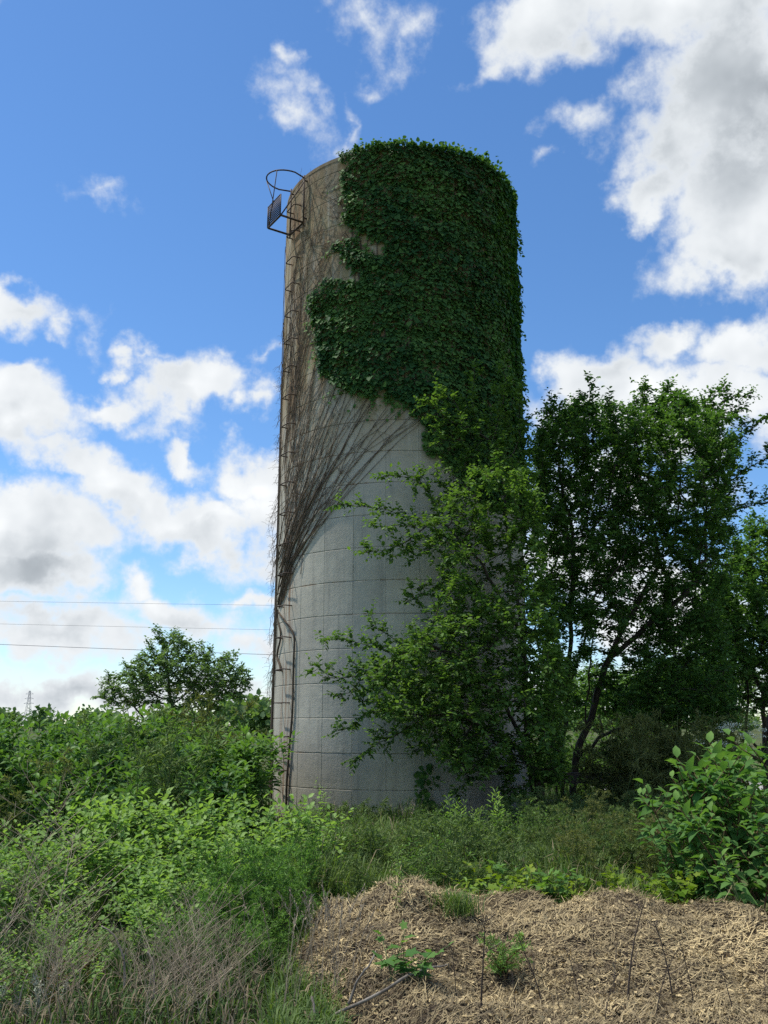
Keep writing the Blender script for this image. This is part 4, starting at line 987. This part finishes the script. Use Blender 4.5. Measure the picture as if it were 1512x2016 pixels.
hb = MB(); idx = np.arange(hx.size).reshape(hx.shape)
hb.add(np.stack([hx, hy, pile_h(hx, hy)], -1), {4: np.stack([idx[:-1, :-1], idx[:-1, 1:], idx[1:, 1:], idx[1:, :-1]], -1).reshape(-1, 4)})
hb.build('mound', M['pile'], heap, smooth=True)
stb = MB(); n = 95000
x = rng.uniform(hx0 + .1, hx1, n); y = rng.uniform(4.6, 8.0, n); z = pile_h(x, y); k = z > .02
x, y, z = x[k], y[k], z[k]; n = len(x)
e = .04; nrm = unit(np.stack([-(pile_h(x + e, y) - pile_h(x - e, y)) / (2 * e), -(pile_h(x, y + e) - pile_h(x, y - e)) / (2 * e), np.ones(n)], -1))
fl_ = 2.5 * vnoise(np.stack([x, y], -1), 1.6, 63); d_ = rnd(n) + 1.1 * np.stack([np.cos(fl_), np.sin(fl_), 0 * fl_], -1); d_ = unit(d_ - nrm * (d_ * nrm).sum(1, keepdims=True) + nrm * rng.normal(.12, .30, n)[:, None])
l = rng.gamma(1.5, .024, n) + .012; s_ = unit(np.cross(d_, nrm)) * rng.uniform(.0007, .0024, n)[:, None]
p0 = np.stack([x, y, z], -1) + nrm * rng.uniform(.0, .022, n)[:, None]; bend = rnd(n, .06) * l[:, None]
V = np.stack([p0 - s_, p0 + s_, p0 + d_ * (l * .5)[:, None] + bend - s_, p0 + d_ * (l * .5)[:, None] + bend + s_, p0 + d_ * l[:, None] - s_ * .7, p0 + d_ * l[:, None] + s_ * .7], 1)
kk = (np.arange(n) * 6)[:, None]
gold = np.clip(.06 + .46 * np.clip((x - 1.6) / .9, 0, 1) * np.clip((7.0 - y) / .4, 0, 1) + .36 * vnoise(np.stack([x, y], -1), 1.9, 61) + .18 * vnoise(np.stack([x, y], -1), 7.0, 62) + rng.normal(0, .30, n) + .06, 0, 1)
stb.add(V.reshape(-1, 3), {4: np.concatenate([kk + np.array([[0, 1, 3, 2]]), kk + np.array([[2, 3, 5, 4]])])}, np.repeat(gold, 6))
n = 22000   # chaffy leaf scraps
x = rng.uniform(hx0 + .1, hx1, n); y = rng.uniform(4.6, 8.0, n); z = pile_h(x, y); k = z > .02; x, y, z = x[k], y[k], z[k]; n = len(x)
leaves(stb, np.stack([x, y, z + rng.uniform(.0, .015, n)], -1), rnd(n) * np.array([1, 1, .35]), rnd(n, .5) + np.array([0, 0, 1]), rng.uniform(.012, .045, n), .55, L4, np.clip(rng.normal(.32, .28, n), 0, 1))
tag(stb.build('straw_stalks', M['straw'], heap), kind='stuff')

# ================================================================== small plants on the heap
def on_heap(px, Y): x = gx(px, Y); return x, Y, float(pile_h(np.array(x), np.array(Y)))
tb = MB(); n = 420; blades(tb, np.concatenate([rng.normal(0, .09, (n, 2)), np.zeros((n, 1))], 1), rng.uniform(.08, .24, n), rng.uniform(.3, 1.1, n), rng.uniform(.003, .005, n), np.clip(rng.normal(.6, .2, n), 0, 1))
tuft = (tb.mesh('blades', M['grass']),)
x, y, z = on_heap(888, 6.55); place('grass_tuft', tuft, 'bright green grass tuft growing on the crest of the straw heap', 'grass tuft', x, y, z=z - .03, parts=('blades',), s=.75)
x, y, z = on_heap(778, 6.45); place('slender_weed', tw_[0], 'thin green weed growing up through the straw below the silo', 'weed', x, y, z=z - .03, s=.48)
fl = feather_plant(.36, 5, 14, 20, 'pale_feather', 'red_stem', .75, .030, .13, .02)
x, y, z = on_heap(975, 5.75); place('feathery_weed', fl, 'small pale green feathery weed alone in the straw', 'weed', x, y, z=z - .02, s=1.0)
sd = broad_plant(h=.30, stems=5, ll=.12, lw=.85, lean=.8, nodes=5, branch=1, leafmat='poke', tmpl=LOBE, t0=.35, sr=.005, spread=.05, opp=False)
x, y, z = on_heap(790, 5.45); place('lobed_leaf_plant', sd, 'young broad-leaved plant beside the fallen branch on the straw', 'plant', x, y, z=z - .02)
sm = broad_plant(h=.45, stems=4, ll=.16, lw=.5, lean=.5, nodes=7, branch=1, leafmat='poke', tmpl=L8, t0=.2, sr=.006, spread=.08, opp=False)
x, y, z = on_heap(1425, 7.1); place('pokeweed', sm, 'young pokeweed rooted on the heap with a dead stub beside it', 'plant', x, y, z=z - .03)
gp = broad_plant(h=.4, stems=5, ll=.17, lw=.3, lean=.4, nodes=8, branch=0, leafmat='light', tmpl=L8, t0=.2, sr=.005, spread=.06, opp=False)
place('slender_weed', gp, 'bright long-leaved weed behind the crest of the straw heap', 'weed', gx(985, 7.75), 7.75, s=1.15)

# ================================================================== dry stalks and dead wood
def dry_stalk(h=.9, br=8, lean=.12, r=.0045, brl=.35, sub=2):
    b = MB(); path = stem_path(h, lean, 12); tint = rng.uniform(.1, .8)
    tube(b, path, np.linspace(r, r * .35, 12), 4, tint, False)
    for i in range(br):
        t = rng.uniform(.35, .95); p0 = interp(path, np.array([t]))[0]; az = rng.uniform(0, 6.28); l = h * brl * rng.uniform(.5, 1.2) * (1.3 - t * .8)
        q = np.linspace(0, 1, 5)[:, None]; bp_ = p0 + q * l * np.array([math.cos(az) * .85, math.sin(az) * .85, .6]) + np.cumsum(rnd(5, .008), 0)
        tube(b, bp_, np.linspace(r * .5, r * .25, 5), 3, tint, False)
        for j in range(sub):
            k = rng.integers(1, 4); d_ = unit(np.array([rng.normal(), rng.normal(), 1.0])) * l * rng.uniform(.2, .45); tube(b, [bp_[k], bp_[k] + d_], r * .25, 3, tint, False)
    return (b.mesh('stalk', M['dry']),)
def single(name, meshes, label, cat, x, y, z=0, s=1.0, rz=None, group=None, rx=0, ry=0):
    o = obj(name, meshes[0], None, (x, y, z), (rx, ry, rng.uniform(0, 6.28) if rz is None else rz), (s,) * 3)
    return tag(o, label, cat, group)
M['dark_dry'] = plain_mat('dark_dry_stem', (0.04, 0.032, 0.027), (0.13, 0.10, 0.08), 9, 0.9, tint=True)
def darker(t): t[0].materials[0] = M['dark_dry']; return t
dh = [darker(dry_stalk(1.1, 4, .30, .012, .32, 2)) for _ in range(4)]
ds = [dry_stalk(.9, 15, .22, .0038, .60, 3) for _ in range(8)]
for i in range(24):
    px = rng.uniform(300, 560) if i < 17 else rng.uniform(-20, 260); Y = rng.uniform(4.5, 5.6)
    single('dry_branching_stalk', ds[rng.integers(8)], 'grey dry branching weed stalk among the foreground grass', 'dry stalk', gx(px, Y), Y, s=gz(rng.uniform(1750, 1860), Y) / .95, group='grey branching stalks in the foreground grass')
dt = [dry_stalk(1.1, 3, .25, .0034, .2, 1) for _ in range(5)]
for i in range(42):
    px = rng.uniform(-30, 600); Y = rng.uniform(4.4, 5.8)
    single('dry_weed', dt[rng.integers(5)], 'thin straight dry stem standing in the foreground grass', 'dry stem', gx(px, Y), Y, s=gz(rng.uniform(1720, 1960), Y) / 1.08, group='thin dry stems in the foreground grass')
for px, Y, top in [(40, 6.0, 1640), (75, 5.9, 1690), (130, 6.0, 1630), (20, 5.7, 1560)]:
    single('dry_branching_stalk', ds[rng.integers(8)], 'tall grey dry stalk reaching over the light green shrubs', 'dry stalk', gx(px, Y), Y, s=gz(top, Y) / .9, group='tall dry stalks over the light shrubs')
gs = feather_plant(1.2, 5, 12, 16, 'olive', 'green_stem', .25, .05, .2, .1)
place('seeded_weed', (gs[0], gs[1]), 'grey-brown gone-to-seed weed before the dark thicket', 'weed', gx(35, 9.9), 9.9, s=gz(1462, 9.9) / 1.1)
for px, Y, top in [(935, 5.0, 1775), (1205, 5.1, 1750), (1255, 5.0, 1850), (840, 5.0, 1860), (1000, 5.1, 1900), (1180, 5.2, 1840), (1330, 5.1, 1830), (1120, 5.3, 1840), (1400, 5.0, 1870), (890, 5.3, 1840), (1080, 5.0, 1900), (1460, 5.2, 1880), (1290, 5.3, 1790), (1050, 5.2, 1820), (1160, 4.9, 1900)]:
    x, y, z = on_heap(px, Y); hgt = max(.2, gz(top, Y) - z)
    single('dry_weed', dh[rng.integers(4)], 'thin dark dry stem poking up from the straw heap', 'dry stem', x, y, z - .03, hgt / 1.05, group='dry stems standing in the straw heap')
# tan seeding grass stems near the silo foot
def seed_grass(h=.9):
    b = MB()
    for i in range(9):
        p = stem_path(h * rng.uniform(.7, 1), .25, 7) + np.append(rng.normal(0, .08, 2), 0); tube(b, p, np.linspace(.0025, .0015, 7), 3, .6, False)
        m = 14; q = interp(p, np.linspace(.8, 1, m)); leaves(b, q, unit(p[-1] - p[-2]) + rnd(m, .35), rnd(m), .03, .3, L4, np.full(m, .5))
    return (b.mesh('seed_grass', M['dry']),)
sg = [seed_grass() for _ in range(3)]
for i in range(30):
    if i < 18: px, Y, top = rng.uniform(560, 800), rng.uniform(12.4, 14.0), rng.uniform(1570, 1640)
    else: px, Y, top = rng.uniform(560, 680), rng.uniform(5.4, 7.4), rng.uniform(1740, 1900)
    single('seeding_grass', sg[rng.integers(3)], 'tan seeding grass clump by the silo foot' if i < 18 else 'tan seeding grass clump at the low end of the straw heap', 'dry grass', gx(px, Y), Y, s=gz(top, Y) / .85, group='tan grass by the silo' if i < 18 else 'tan grass by the straw heap')
# rusty dock and pale seed spikes in the corner
def spike(mat, h=.5, n=5, sl=.22, w=.028):
    b, s = MB(), MB()
    for i in range(n):
        p = stem_path(h * rng.uniform(.7, 1), .2, 8) + np.append(rng.normal(0, .06, 2), 0); tube(s, p, .003, 4, .5, False)
        m = 120; t = rng.uniform(1 - sl / h * 1.2, 1, m); leaves(b, interp(p, t) + rnd(m, w * .45), rnd(m), rnd(m), rng.uniform(.010, .024, m), .8, L4)
    return b.mesh('seed_heads', M[mat]), s.mesh('stem', M['green_stem'])
dk = [spike('rust_seed', .75, 5, .42, .030) for _ in range(2)]
for px, Y, top in [(75, 5.7, 1880), (170, 5.9, 1850), (200, 5.8, 1870), (145, 5.6, 1900)]:
    place('dock', dk[rng.integers(2)], 'rusty brown seeding dock in the foreground grass', 'plant', gx(px, Y), Y, s=gz(top, Y) / .7, group='rusty docks in the foreground grass', parts=('seed_heads', 'stem'))
ps = [spike('pale_seed', .5, 5, .20, .026) for _ in range(2)]
for px, Y, top in [(60, 5.45, 1935), (130, 5.5, 1910), (105, 5.4, 1960)]:
    place('pale_spike_weed', ps[rng.integers(2)], 'weed with pale woolly seed spikes in the foreground grass', 'weed', gx(px, Y), Y, s=gz(top, Y) / .46, group='pale spiked weeds in the foreground grass', parts=('seed_heads', 'stem'))
# fallen dead branch across the straw
def limb(name, label, paths, mat='deadwood', cat='branch'):
    b = MB()
    for pts, r0, r1 in paths:
        pts = np.asarray(pts, float); t = np.linspace(0, 1, 4 * len(pts)); p = interp(pts, t); p[1:-1] = (p[:-2] + 2 * p[1:-1] + p[2:]) / 4; p += np.cumsum(rnd(len(p), .002), 0)
        tube(b, p, np.linspace(r0, r1, len(p)) * rng.uniform(.9, 1.1, len(p)), 7, .5)
    return tag(b.build(name, M[mat], smooth=True), label, cat)
def hp(px, py, lift=.03):
    Yv = np.linspace(4.2, 8, 400); P = at(np.full(400, px), np.full(400, py), Yv); k = np.argmax(P[:, 2] <= np.maximum(pile_h(P[:, 0], P[:, 1]), 0) + lift); return P[k]
limb('dead_branch', 'forked grey dead branch lying across the edge of the straw', [
    ([hp(600, 2040, .06), hp(660, 1990, .08), hp(740, 1955, .09), hp(800, 1915, .08), hp(845, 1900, .06), hp(880, 1893, .04)], .012, .005),
    ([hp(686, 1977, .085), hp(700, 1940, .14), hp(722, 1905, .17), hp(738, 1876, .19)], .009, .004)])
limb('dead_twig', 'bare pale forked twig standing among the dry stalks', [([(gx(236, 5.6), 5.6, 0), at(243, 1950, 5.6), at(243, 1890, 5.62), at(225, 1840, 5.65), at(195, 1824, 5.7)], .008, .004), ([at(243, 1890, 5.62), at(251, 1866, 5.6)], .005, .003)], cat='twig')
limb('dead_twig', 'crooked grey twig standing beside the branching stalks', [([(gx(303, 5.5), 5.5, 0), at(305, 1960, 5.5), at(302, 1890, 5.55), at(292, 1873, 5.55)], .007, .004)], cat='twig')
limb('dead_twig', 'short bent bleached twig in the corner grass', [([(gx(30, 5.4), 5.4, 0), at(38, 1980, 5.4), at(45, 1945, 5.42), at(58, 1916, 5.45)], .007, .004)], cat='twig')
limb('dead_twig', 'pale stub curving up next to the dead branch', [([(gx(625, 5.3), 5.3, 0), at(622, 2000, 5.3), at(617, 1962, 5.35)], .008, .006)], cat='twig')

# ================================================================== timber rail, gravel lane, elder blossoms
rail = thing('timber_rail', 'dark weathered timber rail fence beside the tree trunks', 'fence', (4.2, 16.2, 0))
rz_ = RAD(-6)
def lbox(name, cx, cy_, cz, half, rot=0):
    b = MB(); Rm = np.array(Matrix.Rotation(rot, 3, 'Z')); box(b, (cx - 4.2, cy_ - 16.2, cz), half, Rm); return b.build(name, M['timber'], rail, False)
lbox('rail', 4.25, 16.2, .72, (1.75, .04, .09), rz_); lbox('rail', 4.25, 16.22, .28, (1.75, .04, .08), rz_)
for t in (-1.55, 0, 1.55): lbox('post', 4.25 + t * math.cos(rz_), 16.31 + t * math.sin(rz_), .42, (.06, .06, .44), rz_)
lane = MB(); lane.add([(5.0, 24, .012), (30, 24, .012), (60, 33, .012), (6.5, 28, .012)], {4: [[0, 1, 2, 3]]})
tag(lane.build('gravel_lane', M['gravel']), 'pale gravel lane glimpsed through the weeds', None, None, 'structure')
def elder():
    b, s = MB(), MB(); l = broad_plant(h=1.5, stems=5, ll=.11, lw=.45, lean=.3, nodes=12, branch=6, leafmat='broad', tmpl=L6)
    for i in range(16):
        c = np.array([rng.normal(0, .30), rng.normal(0, .25), rng.uniform(1.25, 1.62)]); m = 60
        v = rng.normal(0, 1, (m, 3)) * np.array([.05, .05, .016]); leaves(b, c + v, rnd(m), rnd(m, .4) + np.array([0, 0, 1]), .018, 1, L4)
        tube(s, [c * np.array([.3, .3, .4]), c * np.array([.8, .8, .85]), c], .004, 4, .5, False)
    return b.mesh('blossoms', M['blossom']), l[0], l[1]
ed = elder()
place('elder', ed, 'elder bush topped with creamy white blossom clusters', 'shrub', gx(1440, 13.5), 13.5, s=gz(1422, 13.5) / 1.62, parts=('blossoms', 'foliage', 'stem'))

# ================================================================== power lines and pylon
def wire(label, p0, p1, sag, r):
    t = np.linspace(0, 1, 60)[:, None]; p = np.asarray(p0) + (np.asarray(p1) - np.asarray(p0)) * t; p[:, 2] -= sag * 4 * (t * (1 - t))[:, 0]
    b = MB(); tube(b, p, r, 4); return tag(b.build('power_line', M['wire']), label, 'power line')
wire('topmost thin power line crossing behind the silo', at(-1500, 1150, 70), at(2900, 1200, 82), .8, .010)
wire('middle thin power line crossing behind the silo', at(-1500, 1188, 70), at(2900, 1270, 84), .6, .010)
wire('lowest and thickest power line, passing behind the lone tree', at(-1400, 1200, 52), at(2900, 1330, 66), 1.0, .014)
py_ = thing('pylon', 'distant grey lattice power pylon on the horizon', 'pylon', (float(gx(53, 900)), 900, 0))
pb = MB(); H = 34.0
def lev(t): return 3.4 * (1 - t) ** 1.3 + .55
for i in range(11):
    t0, t1 = i / 11, (i + 1) / 11; w0, w1 = lev(t0), lev(t1)
    for sx_, sy_ in ((-1, -1), (1, -1), (1, 1), (-1, 1)):
        tube(pb, [(sx_ * w0, sy_ * w0, H * t0), (sx_ * w1, sy_ * w1, H * t1)], .16, 4, .5, False)
        nx, ny = -sy_, sx_
        tube(pb, [(sx_ * w0, sy_ * w0, H * t0), (nx * w1, ny * w1, H * t1)], .09, 3, .5, False); tube(pb, [(sx_ * w1, sy_ * w1, H * t1), (nx * w1, ny * w1, H * t1)], .09, 3, .5, False)
pb.build('lattice', M['pylon'], py_)
for zz, w_ in ((22, 5.0), (26.5, 4.4), (31, 3.8)):
    b = MB(); tube(b, [(-w_, 0, zz), (w_, 0, zz)], .14, 4); tube(b, [(-w_, 0, zz), (-.8, 0, zz + 1.6)], .1, 3); tube(b, [(w_, 0, zz), (.8, 0, zz + 1.6)], .1, 3); b.build('cross_arm', M['pylon'], py_)

for px, Y, top in [(505, 13.2, 1425), (520, 14.4, 1420), (490, 12.3, 1445), (512, 12.0, 1470)]:
    place('broadleaf_weed', proto[rng.integers(7)], 'tall broadleaf weed of the dark green thicket, next to the silo wall', 'weed', gx(px, Y) - .1, Y, s=gz(top, Y) / 1.86, group='broadleaf weeds of the thicket next to the silo wall')

# geometry that was made in world space under a thing with a base location is shifted under that base
for nm in ('leafy_tree', 'straw_heap'):
    for o in [o for o in C.objects if o.name.split('.')[0] == nm]: rebase(o)
